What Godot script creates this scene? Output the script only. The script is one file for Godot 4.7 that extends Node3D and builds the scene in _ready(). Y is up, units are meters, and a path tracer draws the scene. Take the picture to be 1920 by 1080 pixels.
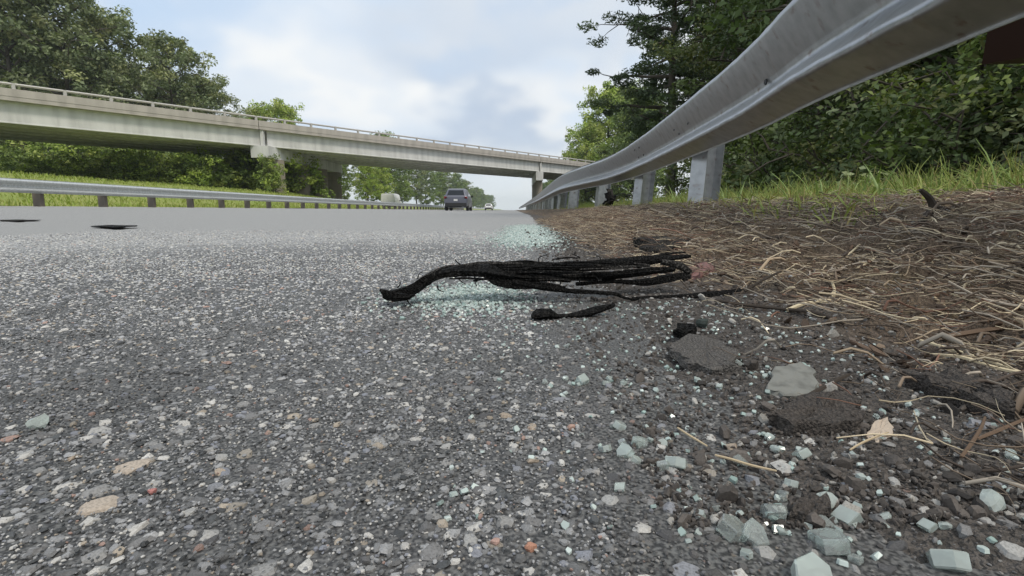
extends Node3D

var M := {}
var rng := RandomNumberGenerator.new()
var nz := FastNoiseLite.new()
var nz2 := FastNoiseLite.new()
var taken := {}


# ------------------------------------------------------------------ mesh building
class Build:
	var v := PackedVector3Array()
	var ix := PackedInt32Array()
	var c := PackedColorArray()
	var uv := PackedVector2Array()
	func quad(a: int, b: int, d: int, e: int) -> void:   # counter-clockwise seen from outside
		ix.append_array([a, d, b, a, e, d])
	func tri(a: int, b: int, d: int) -> void:
		ix.append_array([a, d, b])
	func add(p: Vector3) -> int:
		v.append(p)
		return v.size() - 1
	func box(mid: Vector3, size: Vector3, turn := Basis()) -> void:
		var n := v.size()
		for k in 8:
			v.append(mid + turn * Vector3(size.x * (0.5 if k & 1 else -0.5), size.y * (0.5 if k & 2 else -0.5), size.z * (0.5 if k & 4 else -0.5)))
		quad(n + 4, n + 5, n + 7, n + 6); quad(n + 1, n, n + 2, n + 3); quad(n + 5, n + 1, n + 3, n + 7)
		quad(n, n + 4, n + 6, n + 2); quad(n + 6, n + 7, n + 3, n + 2); quad(n, n + 1, n + 5, n + 4)
	func loft(rings: Array, closed := true, caps := true) -> void:
		var n := v.size()
		var m: int = rings[0].size()
		for r in rings:
			v.append_array(r)
		for i in rings.size() - 1:
			for j in (m if closed else m - 1):
				var k := (j + 1) % m
				quad(n + i * m + j, n + i * m + k, n + (i + 1) * m + k, n + (i + 1) * m + j)
		if caps:
			for e in 2:
				var f: int = n + (rings.size() - 1) * m * e
				var mid := Vector3.ZERO
				for j in m:
					mid += v[f + j]
				var q := add(mid / m)
				for j in m:
					if e == 1: tri(f + j, f + (j + 1) % m, q)
					else: tri(f + (j + 1) % m, f + j, q)
	func tube(pts: Array, radii: Array, sides := 6, squash := 1.0, rough := 0.0, r: RandomNumberGenerator = null) -> void:
		var rings := []
		var up := Vector3.UP
		var ridge := []
		for j in sides: ridge.append(1.0 + (r.randf_range(-rough, rough) if r else 0.0))
		for i in pts.size():
			var t: Vector3 = (pts[mini(i + 1, pts.size() - 1)] - pts[maxi(i - 1, 0)]).normalized()
			var ref := up if absf(t.y) < 0.9 else Vector3.RIGHT
			var s := t.cross(ref).normalized()
			var w := s.cross(t)
			var ring := PackedVector3Array()
			for j in sides:
				var a := TAU * j / sides
				var k: float = radii[i]
				if rough > 0 and r:
					ridge[j] = clampf(lerpf(ridge[j], 1.0, 0.12) + r.randf_range(-rough, rough) * 0.35, 1.0 - rough * 1.3, 1.0 + rough * 1.3)
					k *= ridge[j]
				ring.append(pts[i] - s * cos(a) * k + w * sin(a) * k * squash)
			rings.append(ring)
		loft(rings)
	func disc(at: Vector3, axis: Vector3, radius: float, depth: float, sides := 16) -> void:
		tube([at - axis * depth * 0.5, at + axis * depth * 0.5], [radius, radius], sides)
	func mesh(smooth := false) -> ArrayMesh:
		var a := []
		a.resize(Mesh.ARRAY_MAX)
		if smooth:
			var n := PackedVector3Array()
			n.resize(v.size())
			for i in range(0, ix.size(), 3):
				var f := (v[ix[i + 2]] - v[ix[i]]).cross(v[ix[i + 1]] - v[ix[i]])
				n[ix[i]] += f; n[ix[i + 1]] += f; n[ix[i + 2]] += f
			for i in n.size():
				n[i] = n[i].normalized()
			a[Mesh.ARRAY_VERTEX] = v; a[Mesh.ARRAY_NORMAL] = n; a[Mesh.ARRAY_INDEX] = ix
			if c.size(): a[Mesh.ARRAY_COLOR] = c
			if uv.size(): a[Mesh.ARRAY_TEX_UV] = uv
		else:
			var p := PackedVector3Array(); var n := PackedVector3Array(); var q := PackedColorArray(); var w := PackedVector2Array()
			p.resize(ix.size()); n.resize(ix.size())
			if c.size(): q.resize(ix.size())
			if uv.size(): w.resize(ix.size())
			for i in range(0, ix.size(), 3):
				var f := (v[ix[i + 2]] - v[ix[i]]).cross(v[ix[i + 1]] - v[ix[i]]).normalized()
				for k in 3:
					p[i + k] = v[ix[i + k]]; n[i + k] = f
					if c.size(): q[i + k] = c[ix[i + k]]
					if uv.size(): w[i + k] = uv[ix[i + k]]
			a[Mesh.ARRAY_VERTEX] = p; a[Mesh.ARRAY_NORMAL] = n
			if c.size(): a[Mesh.ARRAY_COLOR] = q
			if uv.size(): a[Mesh.ARRAY_TEX_UV] = w
		var am := ArrayMesh.new()
		am.add_surface_from_arrays(Mesh.PRIMITIVE_TRIANGLES, a)
		return am


func numbered(called: String) -> String:
	var k: int = taken.get(called, 0)
	taken[called] = k + 1
	return called if k == 0 else "%s_%03d" % [called, k]


func tag(o: Node, label: String, category: String, group := "") -> void:
	o.set_meta("label", label)
	o.set_meta("category", category)
	if group: o.set_meta("group", group)


func obj(called: String, mesh: Mesh, m: Material, parent: Node = self, at := Vector3.ZERO) -> MeshInstance3D:
	var o := MeshInstance3D.new()
	o.mesh = mesh
	o.material_override = m
	o.position = at
	if parent == self:
		o.name = numbered(called)
	else:
		var key := str(parent.get_instance_id()) + called
		o.name = numbered(key).replace(str(parent.get_instance_id()), "")
	parent.add_child(o, true)
	return o


func thing(called: String, label: String, category: String, at := Vector3.ZERO, turn := 0.0, group := "") -> Node3D:
	var o := Node3D.new()
	o.name = numbered(called)
	add_child(o, true)
	o.position = at
	o.rotation.y = turn
	tag(o, label, category, group)
	return o


func struct(called: String, mesh: Mesh, m: Material) -> MeshInstance3D:
	var o := obj(called, mesh, m)
	o.set_meta("kind", "structure")
	return o


func scatter(called: String, mesh: Mesh, m: Material, where: Array, tints: PackedColorArray, parent: Node = self) -> MultiMeshInstance3D:
	var mm := MultiMesh.new()
	mm.transform_format = MultiMesh.TRANSFORM_3D
	mm.use_colors = true
	mm.mesh = mesh
	mm.instance_count = where.size()
	for i in where.size():
		mm.set_instance_transform(i, where[i])
		mm.set_instance_color(i, tints[i])
	var o := MultiMeshInstance3D.new()
	o.multimesh = mm
	o.material_override = m
	o.name = numbered(called)
	o.set_meta("kind", "stuff")
	parent.add_child(o, true)
	return o


func mat(called: String, lin: Color, rough := 0.8, metal := 0.0) -> StandardMaterial3D:
	var m := StandardMaterial3D.new()
	m.resource_name = called
	m.albedo_color = lin.linear_to_srgb()
	m.roughness = rough
	m.metallic = metal
	return m


func noise_tex(kind: int, freq: float, ramp: Array, size := 512, octaves := 4, seed_ := 1, ret := 1) -> NoiseTexture2D:
	var f := FastNoiseLite.new()
	f.noise_type = kind
	f.frequency = freq
	f.seed = seed_
	f.fractal_octaves = octaves
	if kind == FastNoiseLite.TYPE_CELLULAR:
		f.cellular_return_type = ret
		f.cellular_jitter = 1.0
		f.fractal_type = FastNoiseLite.FRACTAL_NONE
	var t := NoiseTexture2D.new()
	t.width = size
	t.height = size
	t.seamless = true
	t.noise = f
	if ramp.size():
		var g := Gradient.new()
		var offs := PackedFloat32Array()
		var cols := PackedColorArray()
		for r in ramp:
			offs.append(r[0])
			cols.append(Color(r[1], r[2], r[3]).linear_to_srgb())
		g.offsets = offs
		g.colors = cols
		t.color_ramp = g
	return t


func triplanar(m: StandardMaterial3D, scale: float, world := true) -> void:
	m.uv1_triplanar = true
	m.uv1_world_triplanar = world
	m.uv1_scale = Vector3.ONE * scale


func spline(p: Array, per := 6) -> Array:
	var out := []
	for i in p.size() - 1:
		var a = p[maxi(i - 1, 0)]; var b = p[i]; var d = p[i + 1]; var e = p[mini(i + 2, p.size() - 1)]
		for k in per:
			var t := float(k) / per
			out.append(b * 1.0 + (d - a) * 0.5 * t + (a * 2.0 - b * 5.0 + d * 4.0 - e) * 0.5 * t * t + (b * 3.0 - d * 3.0 + e - a) * 0.5 * t * t * t)
	out.append(p[-1])
	return out


# ------------------------------------------------------------------ shape of the land
func road_y(x: float) -> float:
	return 0.02 * maxf(0.0, -x - 2.0)


func verge_y(x: float, z: float) -> float:
	var d := -z
	var wob := nz.get_noise_2d(x * 9.0, z * 9.0)
	var fine := nz.get_noise_2d(x * 55.0 + 90.0, z * 55.0)
	var grit := nz2.get_noise_2d(x * 260.0, z * 260.0)
	var start := 0.09 + 0.05 * wob + 0.02 * minf(d, 10.0) 
	var y := -0.006 + 0.0095 * smoothstep(start - 0.07, start + 0.06, x)
	y += 0.112 * smoothstep(0.2, 0.84, x - 0.012 * minf(d, 8.0) + 0.05 * wob)
	var rough := smoothstep(start - 0.02, start + 0.1, x)
	y += rough * (0.0022 * fine + 0.0012 * grit)
	y += 0.0145 * smoothstep(0.22, 0.45, x) * (wob + 0.8 * fine)
	y += 0.02 * smoothstep(0.9, 1.4, x) * wob
	y -= 0.4 * smoothstep(2.4, 5.0, x)
	y += 1.0 * smoothstep(6.0, 22.0, x) + 5.0 * smoothstep(14.0, 70.0, x)
	return y


func bank_y(x: float, z: float) -> float:
	var low := 1.0 - 0.85 * smoothstep(52.0, 60.0, -z) * (1.0 - smoothstep(21.0, 26.0, -x))
	return 0.17 + low * (1.4 * smoothstep(12.0, 21.0, -x)) + 2.0 * smoothstep(30.0, 90.0, -x) + 0.08 * nz.get_noise_2d(x * 0.4, z * 0.4)


func sheet(xs: Array, zs: Array, height: Callable, tint: Callable, uvs := 1.0) -> ArrayMesh:
	var b := Build.new()
	for z in zs:
		for x in xs:
			b.v.append(Vector3(x, height.call(x, z), z))
			b.c.append(tint.call(x, z))
			b.uv.append(Vector2(x, z) * uvs)
	var w := xs.size()
	for i in zs.size() - 1:
		for j in w - 1:
			var k := i * w + j
			b.quad(k, k + 1, k + w + 1, k + w)   # z falls along i
	return b.mesh(true)


func steps(list: Array) -> Array:    # [from, to, step, to, step ...]
	var out := []
	var a: float = list[0]
	for i in range(1, list.size(), 2):
		var n := int(roundf(absf(list[i] - a) / list[i + 1]))
		for k in n:
			out.append(lerpf(a, list[i], float(k) / n))
		a = list[i]
	out.append(a)
	return out


# ------------------------------------------------------------------ small solids
func stone(seed_: int, cuts := 9, stretch := Vector3(1, 0.7, 0.85), fine := true) -> ArrayMesh:
	var r := RandomNumberGenerator.new()
	r.seed = seed_
	var b := Build.new()
	var s := SphereMesh.new()
	s.radial_segments = 10 if fine else 7
	s.rings = 5 if fine else 3
	s.radius = 1.0
	s.height = 2.0
	var a := s.get_mesh_arrays()
	var pv: PackedVector3Array = a[Mesh.ARRAY_VERTEX]
	var planes := [[Vector3(r.randfn() * 0.12, 1, r.randfn() * 0.12).normalized(), 0.6]]
	for k in cuts:
		planes.append([Vector3(r.randfn(), r.randfn() * 0.8, r.randfn()).normalized(), r.randf_range(0.45, 0.8)])
	for i in pv.size():
		var p := pv[i]
		for q in planes:
			var over: float = p.dot(q[0]) - q[1]
			if over > 0: p -= q[0] * over
		pv[i] = p * stretch
	b.v = pv
	b.ix = a[Mesh.ARRAY_INDEX]
	return b.mesh(false)


func shard(seed_: int) -> ArrayMesh:      # a crumb of broken safety glass
	var r := RandomNumberGenerator.new()
	r.seed = seed_
	var b := Build.new()
	var n := r.randi_range(4, 6)
	var lo := PackedVector3Array(); var hi := PackedVector3Array(); var m0 := PackedVector3Array(); var m1 := PackedVector3Array()
	var sx := r.randf_range(0.75, 1.25)
	for k in n:
		var a := -TAU * (k + r.randf_range(-0.22, 0.22)) / n
		var p := Vector3(cos(a) * sx, 0, sin(a)) * r.randf_range(0.8, 1.15)
		lo.append(p * 0.9 + Vector3(0, -0.5, 0))
		m0.append(p * r.randf_range(0.97, 1.03) + Vector3(0, -0.4, 0))
		m1.append(p * r.randf_range(0.93, 1.05) + Vector3(r.randf_range(-0.07, 0.07), 0.4, r.randf_range(-0.07, 0.07)))
		hi.append(m1[k] * 0.92 + Vector3(0, 0.13, 0))
	b.loft([lo, m0, m1, hi])
	return b.mesh(false)


func flake(outline: Array, thick: float, r: RandomNumberGenerator, bumpy := 0.15) -> ArrayMesh:     # outline in x,z; top is broken and uneven
	var b := Build.new()
	var pts := []
	for i in outline.size():
		var p0: Vector2 = outline[i]
		var p1: Vector2 = outline[(i + 1) % outline.size()]
		for k in 4:
			pts.append(p0.lerp(p1, k / 4.0) + Vector2(r.randfn(), r.randfn()) * p0.distance_to(p1) * (0.03 if k == 0 else 0.06))
	var mid := Vector2.ZERO
	for p in pts: mid += p / pts.size()
	var area := 0.0
	for i in pts.size():
		area += pts[i].cross(pts[(i + 1) % pts.size()])
	if area > 0: pts.reverse()
	var rings := []
	for lv in [[0.94, 0.0], [1.0, 0.3], [0.99, 0.85], [0.96, 1.0], [0.66, 1.02], [0.32, 1.04]]:
		var ring := PackedVector3Array()
		for i in pts.size():
			var p: Vector2 = mid + (pts[i] - mid) * lv[0] * (1.0 + r.randf_range(-0.05, 0.05))
			ring.append(Vector3(p.x, thick * (lv[1] + r.randf_range(-bumpy, bumpy) * (1.0 if lv[1] > 0 else 0.0)), p.y))
		rings.append(ring)
	b.loft(rings)
	return b.mesh(false)


func straw_mesh(kind: int) -> ArrayMesh:    # one unit long, lying along x, about 0.012 thick
	var r := RandomNumberGenerator.new()
	r.seed = 70 + kind
	var b := Build.new()
	var p := []
	var w := []
	var bend: float = [0.05, 0.25, 0.7, 0.12][kind % 4]
	var a := 0.0
	var at := Vector3(-0.5, 0, 0)
	for i in 7:
		p.append(at + Vector3(0, 0.018 * sin(i * 1.1 + kind), 0))
		w.append(0.0035 * (1.0 - 0.09 * i))
		a += bend * r.randf_range(0.2, 1.0)
		if kind == 3 and i == 3: a += 0.8
		at += Vector3(cos(a), 0, sin(a)) / 6.0
	b.tube(p, w, 4)
	return b.mesh(true)


func blade_mesh(kind: int) -> ArrayMesh:    # one unit tall blade of grass
	var b := Build.new()
	var lean: float = [0.15, 0.4, 0.75][kind % 3]
	var n := 5
	for i in n + 1:
		var t := float(i) / n
		var mid := Vector3(lean * t * t, t * (1.0 - 0.35 * lean * t), 0)
		var w := 0.03 * (1.0 - t * t) + 0.001
		b.v.append(mid + Vector3(0, 0, w)); b.v.append(mid + Vector3(-0.012, 0, 0)); b.v.append(mid + Vector3(0, 0, -w))
	for i in n:
		b.quad(i * 3, i * 3 + 1, i * 3 + 4, i * 3 + 3)
		b.quad(i * 3 + 1, i * 3 + 2, i * 3 + 5, i * 3 + 4)
	return b.mesh(true)


# ------------------------------------------------------------------ trees
func grow(seed_: int, o: Dictionary) -> Array:    # [trunk mesh, crown mesh]
	var r := RandomNumberGenerator.new()
	r.seed = seed_
	var wood := Build.new()
	var h: float = o.h
	var tr: float = o.get("trunk", h * 0.016)
	var tp := []
	var tw := []
	var sway := Vector3.ZERO
	for i in 9:
		var t := i / 8.0
		tp.append(Vector3(0, h * 0.95 * t - 0.3, 0) + sway)
		tw.append(tr * (1.0 - 0.9 * t) + 0.01)
		sway += Vector3(r.randfn(), 0, r.randfn()) * h * 0.008
	if o.get("stems", 1) == 1:
		wood.tube(tp, tw, 8, 1.0, 0.06, r)
	var lv := PackedVector3Array(); var ln := PackedVector3Array(); var lc := PackedColorArray(); var li := PackedInt32Array()
	var n_limbs: int = o.limbs
	var base: float = o.base
	var size: float = o.leaf
	var tints: Array = o.tints
	for k in n_limbs:
		var t := (k + r.randf()) / n_limbs
		var at_h := lerpf(base, 0.98, t)
		var prof: float = pow(sin(PI * clampf(lerpf(o.get("fat", 0.22), 0.98, t), 0, 1)), 0.7)
		var reach: float = o.r * prof * r.randf_range(0.62, 1.18) + h * 0.03
		var fi := at_h / 0.95 * 8.0
		var a0: Vector3 = tp[mini(int(fi), 8)].lerp(tp[mini(int(fi) + 1, 8)], fi - int(fi))
		if o.get("stems", 1) > 1: a0 = Vector3(r.randfn() * 0.15, 0, r.randfn() * 0.15) * o.r
		var ang := k * 2.4 + r.randf_range(-0.5, 0.5)
		var rise: float = o.rise * r.randf_range(0.5, 1.4) * (0.6 + 0.8 * t)
		if o.get("stems", 1) > 1: rise = h * at_h / maxf(reach, 0.1) 
		var dir := Vector3(cos(ang), 0, sin(ang))
		var lp := []
		var lw := []
		for i in 6:
			var u := i / 5.0
			lp.append(a0 + dir * reach * u + Vector3(0, rise * reach * (u - 0.3 * u * u), 0) + Vector3(r.randfn(), r.randfn(), r.randfn()) * reach * 0.035 * u)
			lw.append(tr * 0.42 * (1.0 - 0.85 * u) * (1.1 - 0.6 * t) + 0.006)
		wood.tube(lp, lw, 5)
		var clumps: int = o.clumps
		for q in clumps:
			var u := lerpf(o.get("inner", 0.3), 1.05, (q + r.randf()) / clumps)
			var ui := clampf(u, 0, 0.999) * 5.0
			var on: Vector3 = lp[int(ui)].lerp(lp[int(ui) + 1], ui - int(ui))
			var cr: float = o.clump * r.randf_range(0.6, 1.3)
			var mid := on + Vector3(r.randfn(), r.randfn() * 0.7, r.randfn()) * cr * 0.9
			wood.tube([on, on.lerp(mid, 0.5) + Vector3(0, cr * 0.1, 0), mid], [0.012 + tr * 0.06, 0.008 + tr * 0.04, 0.004], 3)
			var tone: Color = tints[r.randi() % tints.size()]
			tone *= r.randf_range(0.75, 1.25)
			for s in int(o.leaves):
				var dd := Vector3(r.randfn(), r.randfn(), r.randfn()).normalized() * pow(r.randf(), 0.45)
				var p := mid + dd * Vector3(cr, cr * o.get("flat", 0.65), cr)
				var nn := (dd * 0.6 + Vector3(r.randfn() * 0.5, 0.35 + r.randfn() * 0.5, r.randfn() * 0.5)).normalized()
				var side := nn.cross(Vector3(r.randfn(), r.randfn() * 0.4, r.randfn())).normalized()
				var along := nn.cross(side)
				var ls := size * r.randf_range(0.6, 1.35)
				var wdt: float = o.get("narrow", 0.5)
				var tint := tone * r.randf_range(0.8, 1.22)
				tint.a = 1.0
				var b0 := lv.size()
				lv.append(p - along * ls * 0.5); lv.append(p + side * ls * 0.5 * wdt + nn * ls * 0.08); lv.append(p + along * ls * 0.5); lv.append(p - side * ls * 0.5 * wdt + nn * ls * 0.08)
				for z in 4:
					ln.append(nn); lc.append(tint)
				li.append_array([b0, b0 + 2, b0 + 1, b0, b0 + 3, b0 + 2])
	var a := []
	a.resize(Mesh.ARRAY_MAX)
	a[Mesh.ARRAY_VERTEX] = lv; a[Mesh.ARRAY_NORMAL] = ln; a[Mesh.ARRAY_COLOR] = lc; a[Mesh.ARRAY_INDEX] = li
	var crown := ArrayMesh.new()
	crown.add_surface_from_arrays(Mesh.PRIMITIVE_TRIANGLES, a)
	return [wood.mesh(true), crown]


func plant(called: String, made: Array, label: String, category: String, at: Vector3, scale_: float, turn: float, group := "", wide := 1.0) -> Node3D:
	var t := thing(called, label, category, at, turn, group)
	t.scale = Vector3(scale_ * wide, scale_, scale_ * wide)
	obj("trunk" if category == "tree" else "stem", made[0], M.bark, t)
	obj("crown" if category == "tree" else "foliage", made[1], M.leaf, t)
	return t


# ------------------------------------------------------------------ materials
func materials() -> void:
	var leaf := mat("foliage", Color(1, 1, 1), 0.55)
	leaf.vertex_color_use_as_albedo = true
	leaf.backlight_enabled = true
	leaf.backlight = Color(0.6, 0.65, 0.3)
	leaf.metallic_specular = 0.35
	M.leaf = leaf
	M.grass = leaf.duplicate()
	M.grass.roughness = 0.5
	M.bark = mat("bark", Color(0.1, 0.085, 0.068), 0.95)
	M.tint = mat("tinted", Color(1, 1, 1), 0.8)
	M.tint.vertex_color_use_as_albedo = true
	# asphalt: crushed stone of mixed tones set in bitumen
	var ag := noise_tex(FastNoiseLite.TYPE_SIMPLEX_SMOOTH, 0.11, [[0.0, 0.06, 0.06, 0.06], [0.36, 0.14, 0.14, 0.142], [0.47, 0.27, 0.27, 0.27], [0.55, 0.36, 0.358, 0.35], [0.68, 0.48, 0.475, 0.46], [1.0, 0.62, 0.615, 0.6]], 1024, 4, 3)
	var agh := noise_tex(FastNoiseLite.TYPE_CELLULAR, 0.075, [[0.0, 1, 1, 1], [0.7, 0.4, 0.4, 0.4], [1.0, 0, 0, 0]], 1024, 1, 3, FastNoiseLite.RETURN_DISTANCE)
	var ro := mat("worn asphalt", Color(1, 1, 1), 0.62)
	ro.albedo_texture = ag
	ro.vertex_color_use_as_albedo = true
	ro.heightmap_enabled = true
	ro.heightmap_texture = agh
	ro.heightmap_scale = 0.12
	ro.uv1_scale = Vector3(3.7, 3.7, 1)
	M.road = ro
	var st := mat("aggregate", Color(1, 1, 1), 0.72)
	st.vertex_color_use_as_albedo = true
	st.albedo_texture = noise_tex(FastNoiseLite.TYPE_SIMPLEX, 0.02, [[0.0, 0.5, 0.49, 0.47], [0.45, 0.85, 0.85, 0.84], [0.6, 0.95, 0.94, 0.92], [1.0, 1, 1, 1]], 256, 4, 8)
	triplanar(st, 0.9, false)
	M.stone = st
	M.stones = []
	for c in [Color(0.3, 0.3, 0.3), Color(0.22, 0.22, 0.225), Color(0.4, 0.4, 0.395), Color(0.15, 0.15, 0.155), Color(0.34, 0.31, 0.27), Color(0.42, 0.35, 0.28), Color(0.42, 0.29, 0.25), Color(0.55, 0.54, 0.52), Color(0.27, 0.28, 0.31), Color(0.09, 0.09, 0.095)]:
		var m: StandardMaterial3D = st.duplicate()
		m.albedo_color = c.linear_to_srgb()
		m.vertex_color_use_as_albedo = false
		M.stones.append(m)
	var so := mat("soil and litter", Color(1, 1, 1), 0.95)
	so.vertex_color_use_as_albedo = true
	so.albedo_texture = noise_tex(FastNoiseLite.TYPE_SIMPLEX, 0.03, [[0.0, 0.3, 0.29, 0.28], [0.4, 0.65, 0.64, 0.62], [0.6, 0.95, 0.93, 0.9], [0.8, 1, 1, 1], [1.0, 0.75, 0.7, 0.62]], 1024, 6, 12)
	so.uv1_scale = Vector3(6, 6, 1)
	so.heightmap_enabled = true
	so.heightmap_texture = noise_tex(FastNoiseLite.TYPE_SIMPLEX, 0.05, [], 1024, 6, 13)
	so.heightmap_scale = 0.35
	M.soil = so
	var gr := mat("mown grass ground", Color(1, 1, 1), 0.9)
	gr.vertex_color_use_as_albedo = true
	gr.albedo_texture = noise_tex(FastNoiseLite.TYPE_SIMPLEX, 0.06, [[0.0, 0.45, 0.45, 0.4], [0.5, 0.85, 0.85, 0.8], [1.0, 1, 1, 1]], 512, 5, 15)
	gr.uv1_scale = Vector3(0.5, 0.5, 1)
	M.turf = gr
	# galvanised steel
	var zn := mat("galvanised steel", Color(1, 1, 1), 0.36, 0.78)
	zn.albedo_texture = noise_tex(FastNoiseLite.TYPE_SIMPLEX, 0.012, [[0.0, 0.29, 0.305, 0.32], [0.42, 0.37, 0.385, 0.405], [0.6, 0.4, 0.415, 0.435], [1.0, 0.47, 0.485, 0.505]], 512, 6, 17)
	zn.roughness_texture = noise_tex(FastNoiseLite.TYPE_SIMPLEX, 0.02, [[0.0, 0.75, 0.75, 0.75], [0.5, 0.9, 0.9, 0.9], [1.0, 1, 1, 1]], 512, 5, 18)
	zn.roughness = 0.36
	triplanar(zn, 2.2)
	zn.detail_enabled = true
	zn.detail_albedo = noise_tex(FastNoiseLite.TYPE_SIMPLEX, 0.02, [[0.0, 0.1, 0.05, 0.03], [1.0, 0.22, 0.11, 0.06]], 256, 4, 20)
	zn.detail_mask = noise_tex(FastNoiseLite.TYPE_SIMPLEX, 0.008, [[0.0, 0, 0, 0], [0.78, 0, 0, 0], [0.9, 0.4, 0.4, 0.4], [1.0, 0.8, 0.8, 0.8]], 512, 6, 21)
	zn.detail_uv_layer = BaseMaterial3D.DETAIL_UV_1
	M.zinc = zn
	var co := mat("bridge concrete", Color(1, 1, 1), 0.9)
	co.albedo_texture = noise_tex(FastNoiseLite.TYPE_SIMPLEX, 0.006, [[0.0, 0.48, 0.48, 0.465], [0.5, 0.64, 0.64, 0.62], [1.0, 0.72, 0.72, 0.7]], 512, 6, 23)
	triplanar(co, 0.16)
	co.uv1_scale = Vector3(0.45, 0.07, 0.45)
	M.concrete = co
	var cd: StandardMaterial3D = co.duplicate()
	cd.albedo_color = Color(0.68, 0.63, 0.585).linear_to_srgb()
	M.parapet = cd
	var cs: StandardMaterial3D = co.duplicate()
	cs.albedo_color = Color(0.42, 0.37, 0.31).linear_to_srgb()
	M.stained = cs
	M.rail_paint = mat("weathered aluminium", Color(0.5, 0.48, 0.45), 0.5, 0.3)
	M.pale_zinc = zn.duplicate()
	M.pale_zinc.albedo_color = Color(1.2, 1.2, 1.18)
	M.pale_zinc.metallic = 0.5
	M.pale_zinc.detail_enabled = false
	M.grey_wood = mat("grey weathered post", Color(0.15, 0.13, 0.11), 0.9)
	M.wood = mat("weathered timber", Color(0.11, 0.08, 0.055), 0.9)
	M.rust = mat("rusty brown timber", Color(0.05, 0.022, 0.014), 0.9)
	var ru := mat("black rubber", Color(1, 1, 1), 0.6)
	ru.albedo_texture = noise_tex(FastNoiseLite.TYPE_SIMPLEX, 0.02, [[0.0, 0.004, 0.004, 0.004], [0.55, 0.009, 0.009, 0.009], [0.72, 0.03, 0.029, 0.028], [1.0, 0.08, 0.077, 0.072]], 512, 6, 24)
	ru.heightmap_enabled = true
	ru.heightmap_texture = noise_tex(FastNoiseLite.TYPE_SIMPLEX, 0.03, [], 512, 6, 25)
	ru.heightmap_scale = 0.5
	triplanar(ru, 22.0)
	ru.metallic_specular = 0.22
	M.rubber = ru
	var rg: StandardMaterial3D = ru.duplicate()
	rg.albedo_color = Color(4.0, 3.9, 3.8).linear_to_srgb()
	rg.roughness = 0.85
	M.grey_rubber = rg
	var sl := mat("broken asphalt", Color(1, 1, 1), 0.92)
	sl.albedo_texture = noise_tex(FastNoiseLite.TYPE_SIMPLEX, 0.05, [[0.0, 0.03, 0.028, 0.027], [0.5, 0.1, 0.094, 0.088], [0.75, 0.16, 0.15, 0.14], [1.0, 0.28, 0.27, 0.26]], 512, 6, 26)
	sl.heightmap_enabled = true
	sl.heightmap_texture = noise_tex(FastNoiseLite.TYPE_SIMPLEX, 0.05, [], 512, 6, 27)
	sl.heightmap_scale = 0.2
	triplanar(sl, 18.0)
	M.slab = sl
	var s2: StandardMaterial3D = sl.duplicate()
	s2.albedo_color = Color(0.62, 0.57, 0.54).linear_to_srgb()
	M.dark_slab = s2
	M.flat_stone = mat("flat grey stone", Color(0.22, 0.225, 0.21), 0.8)
	M.flat_stone.albedo_texture = st.albedo_texture
	triplanar(M.flat_stone, 14.0)
	var gl := mat("safety glass", Color(0.84, 0.92, 0.89, 0.22), 0.14)
	gl.refraction_enabled = true
	gl.refraction_scale = 0.05
	M.glass = gl
	var gc := mat("crazed safety glass", Color(1, 1, 1), 0.22)
	gc.vertex_color_use_as_albedo = true
	M.crumb = gc
	M.straw = mat("dry straw", Color(0.5, 0.4, 0.26), 0.6)
	M.straw_pale = mat("pale straw", Color(0.62, 0.53, 0.36), 0.55)
	M.stick = mat("dark stick", Color(0.04, 0.03, 0.022), 0.85)
	M.twig = mat("brown twig", Color(0.13, 0.085, 0.055), 0.8)
	M.dry_leaf = mat("dry leaf", Color(0.48, 0.4, 0.32), 0.7)
	M.pink = mat("reddish plastic", Color(0.32, 0.15, 0.13), 0.5)
	M.dark_pink = mat("reddish brown scrap", Color(0.2, 0.105, 0.095), 0.7)
	M.tan_stone = M.stones[5].duplicate()
	M.tan_stone.albedo_color = Color(0.5, 0.43, 0.36).linear_to_srgb()
	M.line = mat("road paint", Color(0.78, 0.75, 0.62), 0.7)
	M.tyre = mat("tyre", Color(0.02, 0.02, 0.021), 0.8)
	M.car_glass = mat("dark car glass", Color(0.015, 0.017, 0.02), 0.08)
	M.trim = mat("black trim", Color(0.02, 0.02, 0.022), 0.6)
	M.rim = mat("alloy rim", Color(0.4, 0.4, 0.42), 0.35, 0.8)
	M.lamp_red = mat("red lamp lens", Color(0.3, 0.02, 0.02), 0.2)
	M.plate = mat("number plate", Color(0.7, 0.7, 0.7), 0.5)
	M.paint_grey = mat("grey car paint", Color(0.1, 0.105, 0.14), 0.3, 0.3)
	M.paint_grey.clearcoat_enabled = true
	M.paint_white = mat("white car paint", Color(0.85, 0.85, 0.85), 0.35)
	M.paint_white.clearcoat_enabled = true


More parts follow.
